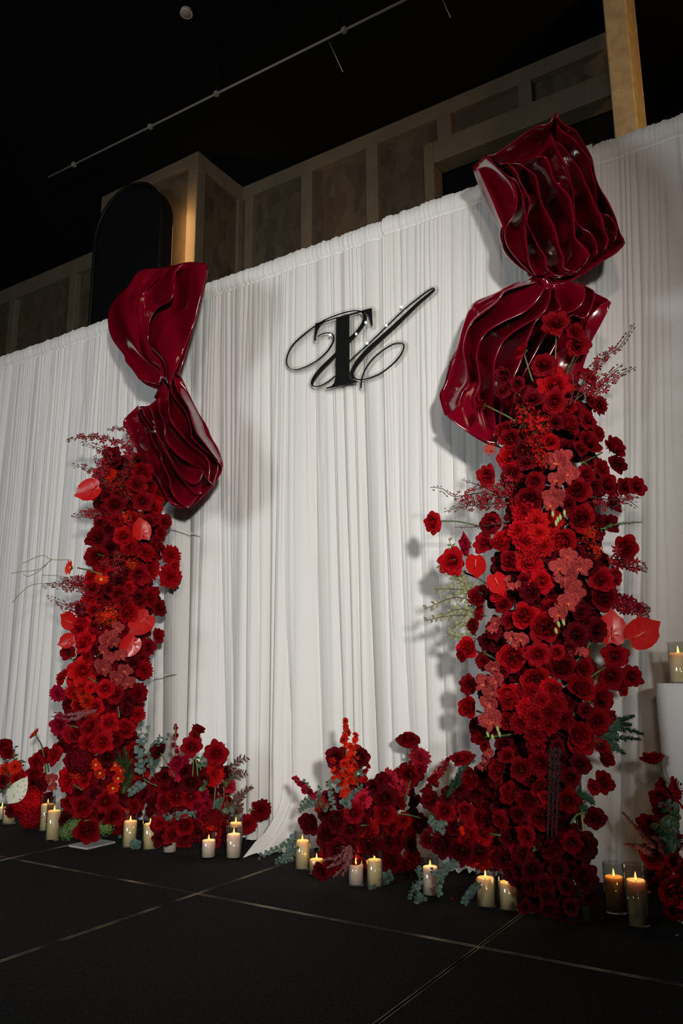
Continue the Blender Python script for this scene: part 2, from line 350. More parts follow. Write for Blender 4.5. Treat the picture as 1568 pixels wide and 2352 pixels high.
drape('drape', xb(894, 505)-.02, xb(1364, 330), xb(962, 1700)-.02, xb(1330, 1700), -.10, 11, .45, 'white drape behind the right flower column with an angled left edge', (-2.1, -1.1, .06))
drape('drape', xb(1364, 330)-.03, .9, xb(1330, 1700)-.05, .95, .0, 14, .6, 'rightmost white drape, dimmer, beside the white plinth')
rod = tube('drape_rod', [(-7.5, .0, HT-.05), (.85, .0, HT-.05)], .016, METAL, None, 10); tag(rod, 'long metal rod hidden in the gathered top hem of the drapes', 'rod')
ups = [-7.4, -5.0, -2.8, -1.9, .85]
for k, x_ in enumerate(ups):
    u_ = empty('rod_stand', (x_, .12, 0), ['upright drape stand behind the far left drape', 'upright drape stand behind the left column', 'upright drape stand behind the monogram', 'upright drape stand behind the angled drape edge', 'upright drape stand at the right end of the drapes'][k], 'stand')
    tube('upright', [(x_, .12, .01), (x_, .12, HT-.03)], .02, METAL, u_, 8); box('foot_plate', (x_-.2, .05, 0), (x_+.2, .35, .008), METAL, u_)
    tube('rod_hook', [(x_, .12, HT-.05), (x_, .02, HT-.05)], .012, METAL, u_, 8)

# ------------------------------------------------------------------ monogram sign (traced in its own plane)
YM = -.10
def cm(x, y): return at(620+x/3.7333, 620+y/3.7333, YM)
st1 = [(410,572,3),(450,548,5),(500,540,6),(535,550,9),(548,590,10),(530,640,9),(480,710,7),(400,780,7),(310,830,7),(220,857,6),(165,840,6),(143,790,7),(155,720,8),(200,640,8),(290,555,8),(390,480,7),(480,425,6),(600,378,6),(700,353,6),(760,352,9),(800,372,18),(815,410,28),(800,460,28),(750,530,24),(680,600,26),(600,690,26),(520,770,28),(440,850,30),(385,920,28),(362,965,20),(370,995,9),(420,998,7),(490,965,7),(560,910,6)]
st2 = [(680,785,4),(760,710,5),(850,630,5),(1000,485,5),(1150,340,5),(1280,235,6),(1370,170,6),(1405,157,8),(1410,168,12),(1370,205,17),(1280,280,22),(1180,375,26),(1060,490,30),(950,590,32),(850,680,34),(760,780,34),(710,860,28),(705,900,26),(730,932,14),(780,942,7),(860,925,7),(960,880,7),(1060,800,8),(1120,730,8),(1147,670,7),(1145,635,7),(1110,627,6),(1050,640,6),(960,695,6),(880,765,7),(820,850,7),(790,930,7),(782,985,7),(783,1015,5)]
Tpoly = [(393,462),(480,438),(575,411),(680,383),(780,354),(873,330),(874,345),(879,480),(872,480),(864,430),(845,388),(815,366),(780,364),(730,378),(681,393),(681,900),(684,930),(700,948),(752,956),(752,962),(620,990),(486,1020),(486,1013),(530,999),(556,970),(566,920),(572,418),(520,430),(470,448),(435,472),(410,515),(398,560),(391,608),(384,608),(388,540)]
sign = empty('monogram_sign', cm(630, 700), 'black T and V monogram with looping script strokes on clear acrylic', 'sign')
def ribbon(name, st, dy):
    C_ = curve(st, 220); T = np.gradient(C_[:, :2], axis=0); T /= np.linalg.norm(T, axis=1)[:, None]+1e-9
    Nn = np.stack([-T[:, 1], T[:, 0]], 1); w_ = np.maximum(C_[:, 2:3], 4.5)/2
    A = C_[:, :2]+Nn*w_; B = C_[:, :2]-Nn*w_
    V = []
    for d in (dy, dy+.006):
        for Q in (A, B): V += [cm(*q)+np.array([0, d, 0]) for q in Q]
    n = len(A); F = []
    for i in range(n-1): F += [(i, i+1, n+i+1, n+i), (2*n+i, 3*n+i, 3*n+i+1, 2*n+i+1), (i, 2*n+i, 2*n+i+1, i+1), (n+i, n+i+1, 3*n+i+1, 3*n+i)]
    F += [(0, n, 3*n, 2*n), (n-1, 3*n-1, 4*n-1, 2*n-1)]
    return put(name, mk(name, V, F, BLACKM, False), sign)
def fill2d(name, loops, dy, th, mat):
    cu = bpy.data.curves.new(name, 'CURVE'); cu.dimensions = '2D'; cu.fill_mode = 'BOTH'; cu.extrude = th/2
    for lp in loops:
        sp_ = cu.splines.new('POLY'); sp_.points.add(len(lp)-1); sp_.use_cyclic_u = True
        for k, (x_, y_) in enumerate(lp):
            p = cm(x_, y_); sp_.points[k].co = (p[0], p[2], 0, 1)
    ob = bpy.data.objects.new(name, cu); COL.objects.link(ob)
    me = bpy.data.meshes.new_from_object(ob.evaluated_get(bpy.context.evaluated_depsgraph_get())); bpy.data.objects.remove(ob)
    a = np.empty(len(me.vertices)*3); me.vertices.foreach_get('co', a); a = a.reshape(-1, 3)
    b_ = np.stack([a[:, 0], YM+dy+a[:, 2], a[:, 1]], 1); me.vertices.foreach_set('co', b_.ravel()); me.materials.clear(); me.materials.append(mat); me.update()
    return put(name, me, sign)
ribbon('script_stroke', st1, -.004); ribbon('script_stroke', st2, -.0045)
fill2d('letter_stem', [Tpoly], -.003, .007, BLACKM)
# clear backing plate: contour of constant distance round the strokes
gs = 5.0; gx = np.arange(60, 1500, gs); gy = np.arange(60, 1120, gs); GX, GY = np.meshgrid(gx, gy); D = np.full(GX.shape, 1e9)
def segd(ax, ay, bx, by):
    dx, dy = bx-ax, by-ay; t = np.clip(((GX-ax)*dx+(GY-ay)*dy)/(dx*dx+dy*dy+1e-9), 0, 1); return np.hypot(GX-ax-t*dx, GY-ay-t*dy)
for st in (st1, st2):
    C_ = curve(st, 110)
    for i in range(len(C_)-1): D = np.minimum(D, segd(*C_[i, :2], *C_[i+1, :2])-C_[i, 2]/2)
for i in range(len(Tpoly)): D = np.minimum(D, segd(*Tpoly[i], *Tpoly[(i+1) % len(Tpoly)]))
D = np.where((GX > 572)&(GX < 681)&(GY > 400)&(GY < 970), -5, D)
def contours(D, lv):
    S_ = {}; ny, nx = D.shape
    def ed(a, b):
        (i, j), (k, l) = a, b; t = (lv-D[i, j])/(D[k, l]-D[i, j]); return (gx[j]+t*(gx[l]-gx[j]), gy[i]+t*(gy[k]-gy[i]))
    seg = {}
    pts = {}
    for i in range(ny-1):
        for j in range(nx-1):
            cs = [(i, j), (i, j+1), (i+1, j+1), (i+1, j)]; ins = [D[c_] < lv for c_ in cs]
            if all(ins) or not any(ins): continue
            out = []
            for k in range(4):
                a, b = cs[k], cs[(k+1) % 4]
                if ins[k] != ins[(k+1) % 4]:
                    key = (min(a, b), max(a, b)); pts[key] = ed(*key); out.append((key, ins[k]))
            st_ = [k for k, f in out if f]; en = [k for k, f in out if not f]
            for a, b in zip(st_, en): seg[a] = b
    loops = []
    while seg:
        a, b = seg.popitem(); lp = [a]
        while b in seg: lp.append(b); b = seg.pop(b)
        if len(lp) > 10: loops.append([pts[k] for k in lp])
    return loops
def thin(name, tint, fac):
    m, t, b = newmat(name); N = t.nodes; L = t.links
    setp(b, color=(1, 1, 1), rough=.02, spec=.5); tp = N.new('ShaderNodeBsdfTransparent'); tp.inputs[0].default_value = (*tint, 1)
    g = N.new('ShaderNodeBsdfGlossy'); g.inputs['Roughness'].default_value = .03; lw_ = N.new('ShaderNodeLayerWeight'); pw_ = N.new('ShaderNodeMath'); pw_.operation = 'POWER'; pw_.inputs[1].default_value = 5; L.new(lw_.outputs['Facing'], pw_.inputs[0])
    fr = N.new('ShaderNodeMapRange'); fr.inputs[3].default_value = .07; L.new(pw_.outputs[0], fr.inputs[0])
    ms = N.new('ShaderNodeMixShader'); L.new(fr.outputs[0], ms.inputs[0]); L.new(tp.outputs[0], ms.inputs[1]); L.new(g.outputs[0], ms.inputs[2])
    L.new(ms.outputs[0], N['Material Output'].inputs['Surface']); return m
CLEAR = thin('clear_acrylic', (.97, .97, .965), 0); GLASS = thin('clear_glass', (.92, .92, .90), 0)
EDGE = thin('acrylic_cut_edge', (.86, .85, .83), 0)
lps = contours(D, 26.0)
pl = fill2d('clear_backing_plate', lps, .008, .004, CLEAR)
pl.data.materials.append(EDGE)
pl.data.polygons.foreach_set('material_index', [1 if abs(p.normal.y) < .5 else 0 for p in pl.data.polygons])
BULB = simple('warm_white_bulb', (1, .95, .9), emis=1.1, emc=(1.0, .86, .74))
V, F = lathe_geo([(0, -.007), (.004, -.006), (.0065, -.003), (.0065, .003), (.004, .006), (0, .007)], 12)
bm_ = mk('bulb', V, F, BULB)
for x_, y_ in ((526,563),(748,555),(829,457),(842,635),(1006,483),(1136,326)):
    put('pin_bulb', bm_, sign, loc=cm(x_, y_)+np.array([0, -.012, 0])); 
for x_, y_ in ((600,480),(640,900),(1000,520)):
    p = cm(x_, y_); tube('standoff', [p+np.array([0, .008, 0]), p+np.array([0, .16, 0])], .004, METAL, sign)

# ------------------------------------------------------------------ flower meshes (unit radius, facing +Z)
def petal_pts(th, al, L_, W, curl, nu=7, nv=6, r0=.05, z0=-.5, rag=0.0, rg=None, pinch=.0, bowl=70, tipr=.3, ctr=(0, 0)):
    rg = rg or random; ph = rg.random()*6; V = []
    us = np.linspace(-1, 1, nu); vs = np.linspace(0, 1, nv); wv = rg.uniform(.02, .06)
    for u in us:
        jag = rag*(1 if int(round((u+1)*nu)) % 2 else -1)*rg.uniform(.4, 1)
        ll = L_*(1-tipr*abs(u)**2.4+pinch*(1-abs(u)*1.6 if abs(u) < .6 else 0)+jag*.5)
        r_, z_ = r0, z0; pv = 0
        for v in vs:
            if v > 0:
                vm = (v+pv)/2; k = min(vm/.45, 1); k = k*k*(3-2*k)
                a = math.radians(bowl*(1-k)+al*k+curl*max(vm-.55, 0)/.45)
                ds = (v-pv)*ll; r_ += math.sin(a)*ds; z_ += math.cos(a)*ds
            pv = v
            wd = W*(.30+.70*math.sin(min(v*1.25, 1)*math.pi/2)); lat = u*wd*(1-.12*max(v-.8, 0)*5)
            rr = r_+wv*math.sin(3*u+ph)*v*v; wrap = min(1.0, .9)
            ang = lat/max(rr, .22)*wrap if False else lat/(.35+.65*max(rr, .1))
            ang = max(-1.7, min(1.7, ang))
            V.append((ctr[0]+rr*math.cos(th+ang), ctr[1]+rr*math.sin(th+ang), z_+wv*.6*math.cos(4*u+ph)*v*v-.06*u*u*v))
    return V
class MB:
    def __init__(s): s.V = []; s.F = []; s.M = []
    def grid(s, V, nu, nv, m=0):
        f = grid_faces(nu, nv, len(s.V)); s.V += list(V); s.F += f; s.M += [m]*len(f)
    def raw(s, V, F, m=0):
        o = len(s.V); s.V += list(V); s.F += [tuple(i+o for i in f) for f in F]; s.M += [m]*len(F)
    def mesh(s, name, mats): return mk(name, s.V, s.F, mats, True, s.M)
GA = 2.39996
def sepal_cup(b, m=1):
    V, F = lathe_geo([(0, -.66), (.10, -.62), (.14, -.52), (.09, -.42)], 8); b.raw(V, F, m)
    for k in range(5):
        b.grid(petal_pts(k*1.2566, 95, .38, .07, 40, 3, 4, r0=.08, z0=-.5), 3, 4, m)
def rose_mesh(seed, mat, opn=1.0, n=30):
    r_ = random.Random(seed); b = MB(); th = r_.random()*6
    for i in range(9):                                          # tight scrolled heart: overlapping upright petals
        f = i/8; rad = .05+.36*f; th += 2.1; top = .36-.16*f; nu, nv = 9, 5; V = []; sp = 1.15-.2*f
        for a in range(nu):
            u = -1+2*a/(nu-1)
            for c in range(nv):
                v = c/(nv-1); rr = rad*(.75+.45*v)+.10*f*v*v+.05*(u+1)*.5+.02*r_.uniform(-1, 1)*v
                V.append((rr*math.cos(th+u*sp), rr*math.sin(th+u*sp), -.35+(top+.35-.07*abs(u)**2)*v-.03*(v > .9)*f))
        b.grid(V, nu, nv)
    V, F = lathe_geo([(0, -.3), (.12, -.2), (.14, .1), (.07, .26), (0, .30)], 8); b.raw(V, F, 0)
    for i in range(n-9):
        f = i/(n-10); th += GA+r_.uniform(-.2, .2)
        al = 9+38*opn*f+r_.uniform(-4, 4); L_ = .84+.22*f; W = .46+.30*f
        cu = 20+100*opn*f**.8+r_.uniform(-20, 40)
        b.grid(petal_pts(th, al, L_, W, cu, 8, 8, r0=.10+.04*f, z0=-.52, rg=r_, pinch=.26*f*r_.random(), bowl=55+25*f, tipr=.26+.18*f), 8, 8)
    sepal_cup(b); return b.mesh('rose', [mat, STEM])
def garden_mesh(seed, mat):
    r_ = random.Random(seed); b = MB(); th = r_.random()*6
    for i in range(13):                                         # cupped guard petals
        f = i/12; th += GA; b.grid(petal_pts(th, 10+34*f, .98+.14*f, .52+.22*f, -25+75*f, 7, 6, r0=.08, z0=-.5, rg=r_, bowl=80, tipr=.25), 7, 6)
    for q in range(5):                                          # quartered whorls
        qa = q*1.2566+r_.uniform(-.2, .2)
        for k in range(7):
            rr = .10+.068*k; side = 1 if k % 2 else -1
            th2 = qa+side*r_.uniform(.02, .16); c_ = (rr*.95*math.cos(qa), rr*.95*math.sin(qa))
            b.grid(petal_pts(th2+side*1.35, 10+3*k, .80-.02*k+r_.uniform(-.05, .05), .19, -10+r_.uniform(-20,30), 5, 5, r0=.0, z0=-.42, rg=r_, bowl=20, tipr=.2, ctr=c_), 5, 5)
    for k in range(9):
        th += GA; b.grid(petal_pts(th, 4, .80, .2, -20, 5, 5, r0=.02+.012*k, z0=-.42, rg=r_, bowl=15), 5, 5)
    sepal_cup(b); return b.mesh('garden_rose', [mat, STEM])
def carn_mesh(seed, mat, n=58, dome=1.0):
    r_ = random.Random(seed); b = MB(); th = 0
    for i in range(n):
        f = (i/(n-1))**.75; th += GA
        al = 4+98*f*dome; L_ = .62+.36*f+r_.uniform(-.06, .06)
        b.grid(petal_pts(th, al, L_, .20+.14*f, r_.uniform(-35, 35), 9, 5, r0=.02, z0=-.45, rg=r_, rag=.20, bowl=al*.7, tipr=.05), 9, 5)
    sepal_cup(b); return b.mesh('carnation', [mat, STEM])
def mass_mesh(seed, mat, n=120, name='hydrangea_head', d=.185):
    r_ = random.Random(seed); b = MB()
    for i in range(n):                                          # florets of four ruffled petals over a dome
        zc = 1-1.35*(i+.5)/n; ph = i*GA; rr = math.sqrt(max(1-zc*zc, 0)); nrm = Vector((rr*math.cos(ph), rr*math.sin(ph), zc))
        q = nrm.to_track_quat('Z', 'Y')@Quaternion((0, 0, 1), r_.random()*6); s_ = d*r_.uniform(.85, 1.25); c_ = nrm*(.86+r_.uniform(-.10, .07))
        for k in range(4):
            V = petal_pts(k*1.571, 50+r_.uniform(-30, 30), 1.0, .62, 20+r_.uniform(-30,40), 4, 4, r0=.02, z0=-.1, rg=r_, rag=.08, bowl=70, tipr=.2)
            b.grid([tuple(q@(Vector(v)*s_)+c_) for v in V], 4, 4)
    V, F = lathe_geo([(0, -.3), (.55, -.25), (.80, .10), (.66, .5), (.38, .72), (0, .82)], 12); b.raw(V, F, 0)
    return b.mesh(name, [mat, STEM])
def star_geo(b, q, c_, s_, r_, n=5, al=72, m=0, mc=None, W=.36):
    for k in range(n):
        V = petal_pts(k*2*math.pi/n, al+r_.uniform(-10, 10), 1.0, W, 15, 3, 4, r0=.02, z0=-.1, rg=r_, bowl=60, tipr=.4)
        b.grid([tuple(q@(Vector(v)*s_)+Vector(c_)) for v in V], 3, 4, m)
    if mc is not None:
        V, F = lathe_geo([(0, -.05), (.14, 0), (.12, .12), (0, .18)], 5); b.raw([tuple(q@(Vector(v)*s_)+Vector(c_)) for v in V], F, mc)
def filler_mesh(seed, mat, mc, n=95, s=.155):
    r_ = random.Random(seed); b = MB()
    for i in range(n):
        v = Vector((r_.gauss(0, 1), r_.gauss(0, 1), r_.gauss(.5, 1))).normalized(); c_ = v*r_.uniform(.55, 1.0)
        q = v.to_track_quat('Z', 'Y'); star_geo(b, q, c_, s*r_.uniform(.7, 1.3), r_, 4, 68, 0, 1, .42)
        if i % 3 == 0: V, F = tube_geo([Vector((0, 0, -.5)), c_*.5, c_*.97], .010, 3); b.raw(V, F, 2)
    return b.mesh('filler_cluster', [mat, mc, STEM])
def orchid_mesh(seed, mat, lip):
    r_ = random.Random(seed); b = MB()
    for th, L_, W in ((.35, 1.0, .80), (math.pi-.35, 1.0, .80), (math.pi/2, .9, .42), (-.95, .88, .34), (math.pi+.95, .88, .34)):
        V = petal_pts(th, 72+r_.uniform(-14, 10), L_, W, 30+r_.uniform(-20, 25), 13, 7, r0=.03, z0=-.1 if W > .5 else -.16, rg=r_, bowl=70, tipr=.28)
        ph = r_.random()*6; V = [(x, y, z+.055*math.sin(ph+(k//7)*2.3)*((k % 7)/6)**2) for k, (x, y, z) in enumerate(V)]; b.grid(V, 13, 7)
    for k in (-1, 0, 1): b.grid(petal_pts(-math.pi/2+k*.7, 45, .34, .12, 60, 4, 4, r0=.02, z0=-.02, rg=r_), 4, 4, 1)
    return b.mesh('orchid_bloom', [mat, lip])
def anth_geo():
    nu, nv = 17, 9; V = []
    for i in range(nu):
        t = -math.pi+2*math.pi*i/(nu-1)
        R_ = (1.0-.30*math.exp(-(abs(t)-math.pi)**2/.10)+.28*math.exp(-t*t/.05)) # heart outline: cleft at back, point at front
        for j in range(nv):
            s_ = j/(nv-1); x = R_*s_*math.cos(t)*1.05+.22*(1-s_)*-1+.22; y = R_*s_*math.sin(t)*.88
            z = .22*(x*x*.35+y*y)-.13*math.cos(t*9)*s_*(1-s_)+.03*math.sin(6*t)*s_**2-.12*s_**3*(1 if abs(t) < .6 else .2)
            V.append((x-.0, y, z))
    return V, grid_faces(nu, nv)
SPADM = mk('spadix', *tube_geo([(-.25, 0, .04), (-.05, 0, .14), (.2, 0, .28), (.42, 0, .40)], [.055, .06, .05, .02], 8), SPAD)
ANTHM = mk('anthurium', *anth_geo(), ANTH)
def ranun_mesh():
    r_ = random.Random(5); b = MB(); th = 0
    for i in range(12):
        f = i/11; th += GA; b.grid(petal_pts(th, 45+30*f, .8+.2*f, .42, 10, 5, 5, r0=.05, z0=-.35, rg=r_, bowl=80, tipr=.25), 5, 5)
    V, F = lathe_geo([(0, -.3), (.22, -.2), (.2, 0), (0, .06)], 10); b.raw(V, F, 1)
    return b.mesh('ranunculus', [ORANGE, YEL])
def gerb_mesh():
    r_ = random.Random(6); b = MB()
    for i in range(34): b.grid(petal_pts(i*2*math.pi/17+(i//17)*.18, 66-8*(i//17)+r_.uniform(-8, 8), .95-.12*(i//17), .12, 15, 3, 5, r0=.06, z0=-.15, rg=r_, bowl=60, tipr=.3), 3, 5)
    V, F = lathe_geo([(0, -.25), (.2, -.18), (.2, 0), (0, .05)], 10); b.raw(V, F, 1)
    V, F = lathe_geo([(0, -.4), (.16, -.34), (.22, -.15)], 10); b.raw(V, F, 2)
    return b.mesh('gerbera', [ORANGE, YEL, STEM])
PROTO = {}
mset = {'r': RED, 'd': DEEP, 'b': BURG, 'h': BRIGHT, 'p': PINKR, 'c': CRIM, 'o': ORANGE}
def proto(kind, col):
    k = (kind, col)
    if k in PROTO: return PROTO[k]
    m = mset[col]; i = sum(map(ord, kind+col))
    if kind == 'R': v = [rose_mesh(i+j*17, m, (1.0, .72, .9, .5)[j]) for j in range(4)]
    elif kind == 'Q': v = [garden_mesh(i+j*17, m) for j in range(3)]
    elif kind == 'C': v = [carn_mesh(i+j*17, m) for j in range(2)]
    elif kind == 'M': v = [mass_mesh(i, m)]
    elif kind == 'F': v = [filler_mesh(i+j, m, LIPO if col in 'ro' else YEL) for j in range(2)]
    elif kind == 'O': v = [orchid_mesh(i+j, ORCH, LIPO) for j in range(3)]
    elif kind == 'K': v = [mass_mesh(i, m, 26, 'stock_floret', .30)]
    PROTO[k] = v; return v
NAMES = {'R': 'rose', 'Q': 'garden_rose', 'C': 'carnation', 'M': 'hydrangea_head', 'F': 'filler_cluster', 'O': 'orchid_bloom', 'A': 'anthurium', 'N': 'ranunculus', 'G': 'gerbera', 'K': 'stock_floret'}
RANM = ranun_mesh(); GERM = gerb_mesh()
# small blossoms, leaves
def blossom_mesh():
    b = MB(); star_geo(b, Quaternion(), (0, 0, 0), 1.0, random.Random(2), 5, 66, 0, 1, .34); return b.mesh('blossom', [DORCH, LIPO])
BLOS = blossom_mesh()
V, F = lathe_geo([(0, -.5), (.22, -.2), (.2, .25), (0, .5)], 6); BUDM = mk('bud', V, F, simple('dark_bud', (.10, .02, .015), .5)); GBUD = mk('green_bud', V, F, BUDG)
def leaf_mesh(name, mat, W=.5, round_=False, cup=.12):
    nu, nv = 5, 7; V = []
    for i in range(nu):
        u = -1+2*i/(nu-1)
        for j in range(nv):
            v = j/(nv-1); w_ = W*(math.sqrt(max(1-(2*v-1)**2, 0)) if round_ else math.sin(math.pi*v**.8)**.9)
            V.append((u*w_, v, cup*(u*u*w_*1.6)+.10*math.sin(v*3)))
    return mk(name, V, grid_faces(nu, nv), mat)
EUCL = leaf_mesh('leaf', EUC, .46, True); VARL = leaf_mesh('leaf', OLIVE, .34, False); GRNL = leaf_mesh('leaf', LEAF, .30); BRNL = leaf_mesh('leaf', BROWN, .22, cup=.6)

# ------------------------------------------------------------------ arrangements
class Arr:
    def __init__(s, name, base, R_, label, cat, group=None):
        s.ax = np.array([base[0], base[1], 0.0]); s.R = R_; s.o = empty(name, s.ax, label, cat, group)
        h = (CAM-s.ax); h[2] = 0; s.h = h/np.linalg.norm(h); s.p = np.array([-s.h[1], s.h[0], 0]); s.placed = []
    def pos(s, px, py, back=0.0):
        d = ray(px, py); t = ((s.ax-CAM)@s.h)/(d@s.h); P = CAM+d*t
        l = (P-s.ax)@s.p; R_ = s.R; off = math.sqrt(max(R_*R_-l*l, 0))
        P = CAM+d*(t*(1-(off-back)/((CAM-s.ax)@s.h)))
        ln = max(-1.0, min(1.0, l/R_)); nrm = s.h*math.sqrt(max(1-.5*ln*ln, 0))+s.p*ln*.65
        return P, nrm
    def bloom(s, kind, col, px, py, rpx, face=None, back=0.0, jit=.45, up=.10, label=None):
        P, nrm = s.pos(px, py, back+random.uniform(-.012, .012))
        if P[2] < .03: P[2] = .03
        n_ = nrm+np.array([random.uniform(-jit, jit), random.uniform(-jit, jit)*.6, up+random.uniform(-jit, jit)])
        if face is not None: n_ = s.p*face[0]+np.array([0, 0, face[1]])+s.h*(face[2] if len(face) > 2 else .35)
        n_ = Vector(n_).normalized(); sc = rpx/FPX*depth(P)
        me = RANM if kind == 'N' else GERM if kind == 'G' else ANTHM if kind == 'A' else random.choice(proto(kind, col))
        q = n_.to_track_quat('Z', 'Y')@Quaternion((0, 0, 1), random.uniform(0, 6.28))
        if kind == 'O': q = n_.to_track_quat('Z', 'Y')@Quaternion((0, 0, 1), random.uniform(-.5, .5))
        o = put(NAMES[kind], me, s.o, loc=P, rot=q, scale=sc*(1.12 if kind in 'RQ' else 1.05)); s.placed.append((px, py, rpx))
        if kind == 'F': o['kind'] = 'stuff'
        if col in 'po' and kind in 'CM' and not label: label = {'p': 'pink-red ruffled bloom', 'o': 'scarlet ruffled bloom'}[col]
        if kind == 'O': label = 'dusty red veined orchid bloom'
        if label: o['label'] = label
        return o, P, n_, sc
    def anth(s, px, py, rpx, ang, face=(0, 0, 1), label=None):
        P, nrm = s.pos(px, py, -.05); n_ = Vector(s.p*face[0]+np.array([0, 0, face[1]])+s.h*face[2]).normalized()
        q = n_.to_track_quat('Z', 'Y')@Quaternion((0, 0, 1), math.radians(ang)); sc = rpx/FPX*depth(P)
        o = put('anthurium', ANTHM, s.o, loc=P, rot=q, scale=sc)
        o['label'] = label or 'glossy heart-shaped red spathe'
        c_ = bpy.data.objects.new('spadix', SPADM); COL.objects.link(c_); c_.parent = o; c_.location = (0, 0, .0)
        s.placed.append((px, py, rpx)); return o
    def stem(s, pts, r_=.0028, mat=None, back=0.0, parent=None, name='stem'):
        C_ = curve(pts, max(6, 4*len(pts))); P = [s.pos(a, b, back)[0] for a, b in C_]
        return tube(name, P, r_, mat or STEM, parent or s.o, 6), P
    def branch(s, pts, n=14, size=8, mat=TWIG, bloss=BLOS, name='orchid_branch', start=.1, buds=.30, back=-.02, spread=9, thick=.0022):
        C_ = curve(pts, 24); Pts = [s.pos(a, b, back)[0] for a, b in C_]
        o = tube(name, Pts, np.linspace(thick*1.4, thick*.6, 24), mat, s.o, 5)
        for k in range(n):
            t = start+(1-start)*(k+random.random()*.6)/n; i = min(int(t*23), 22)
            a = C_[i]; g = C_[i+1]-C_[i]; g = g/(np.linalg.norm(g)+1e-6); sd = 1 if k % 2 else -1
            tip = t > 1-buds; sp = spread*(1-.6*t)*random.uniform(.4, 1.1)*sd
            q_ = a+np.array([-g[1], g[0]])*sp; P = s.pos(q_[0], q_[1], back+random.uniform(-.02, .02))[0]
            sc = size*(1-.55*t)*random.uniform(.8, 1.25)/FPX*depth(P)
            if bloss is BLOS or bloss is None:
                me, nm = (BUDM, 'bud') if tip else (BLOS, 'blossom')
                n_ = Vector(s.h+np.random.default_rng(k).normal(0, .6, 3)).normalized()
                rot = n_.to_track_quat('Z', 'Y') if not tip else Vector(Pts[i+1]-Pts[i]).normalized().to_track_quat('Z', 'Y')
                put(nm, me, o, loc=P, rot=rot, scale=sc*(1 if not tip else 1.3))
            else:
                dirw = Vector((s.pos(a[0]-g[1]*sd*30+g[0]*18, a[1]+g[0]*sd*30+g[1]*18, back)[0]-s.pos(a[0], a[1], back)[0])).normalized()
                zn = Vector(s.h+np.array([0, 0, .25])+np.random.default_rng(k+7).normal(0, .35, 3)); xn = dirw.cross(zn).normalized(); zn = xn.cross(dirw)
                rot = Matrix((xn, dirw, zn)).transposed().to_quaternion()
                put('leaf', bloss, o, loc=Pts[i], rot=rot, scale=size*2*(1-.35*t)*random.uniform(.8, 1.2)/FPX*depth(P))
        return o
    def plume(s, pts, wpx, mat, name, dens=260, back=-.02, droop=0.4, lw=.0012, L0=.3):
        C_ = curve(pts, 30); Pts = np.array([s.pos(a, b, back)[0] for a, b in C_]); b = MB()
        V, F = tube_geo(Pts, .002, 4); b.raw(V, F)
        k_ = wpx/FPX*depth(Pts[0])
        for i in range(dens):
            t = (i/dens); j = min(int(t*29), 28); p = Pts[j]+(Pts[j+1]-Pts[j])*(t*29-j); g = Pts[j+1]-Pts[j]; g = g/np.linalg.norm(g)
            d = rng.normal(0, 1, 3); d -= (d@g)*g; d /= np.linalg.norm(d); d = d+g*rng.uniform(.4, 1.0); L_ = k_*(1.0-.75*t)*rng.uniform(.5, 1.1)
            e = np.cross(d, g); e = e/(np.linalg.norm(e)+1e-9)*lw*1.6; m_ = p+d*L_*.5; q_ = p+d*L_
            b.raw([p-e*.5, p+e*.5, m_+e, q_, m_-e], [(0, 1, 2, 3, 4)])
        return put(name, b.mesh(name, [mat]), s.o)
    def fill(s, poly, spacing, kinds, rpx, back, seed, avoid=.0, lim=400):
        r_ = random.Random(seed); P = np.array(poly); mn, mx = P.min(0), P.max(0); done = []; tries = 0
        while tries < 6000 and len(done) < lim:
            tries += 1; x, y = r_.uniform(mn[0], mx[0]), r_.uniform(mn[1], mx[1]); ins = False; j = len(P)-1
            for i in range(len(P)):
                if (P[i][1] > y) != (P[j][1] > y) and x < (P[j][0]-P[i][0])*(y-P[i][1])/(P[j][1]-P[i][1])+P[i][0]: ins = not ins
                j = i
            if not ins or any((x-a)**2+(y-b)**2 < spacing**2 for a, b in done): continue
            if avoid and any((x-a)**2+(y-b)**2 < (r2*avoid)**2 for a, b, r2 in s.placed0): continue
            done.append((x, y)); k = r_.choice(kinds); s.bloom(k[0], k[1], x, y, r_.uniform(*rpx), back=back, jit=.55)
        return len(done)

def mass(A, px, py, R_, cols, cr, seed=1, n=9):
    r_ = random.Random(seed)
    for k in range(n):
        a = k*GA; d = R_*math.sqrt((k+.3)/n)*.85; A.bloom('C', cols[k % len(cols)], px+d*math.cos(a), py+d*math.sin(a), cr*r_.uniform(.8, 1.1), back=-.035+.03*k/n, jit=.45)
def G(ox, oy, sc): return lambda x, y: (ox+x/sc, oy+y/sc)
def scatter(arr, g, sc, data):
    """data rows: x y r kind+colour [faceX faceZ faceH] in the pixel frame of one detail view"""
    for row in data:
        x, y, r_, k = row[:4]; px, py = g(x, y); arr.bloom(k[0], k[1] if len(k) > 1 else 'r', px, py, r_/sc, face=row[4:] if len(row) > 4 else None)

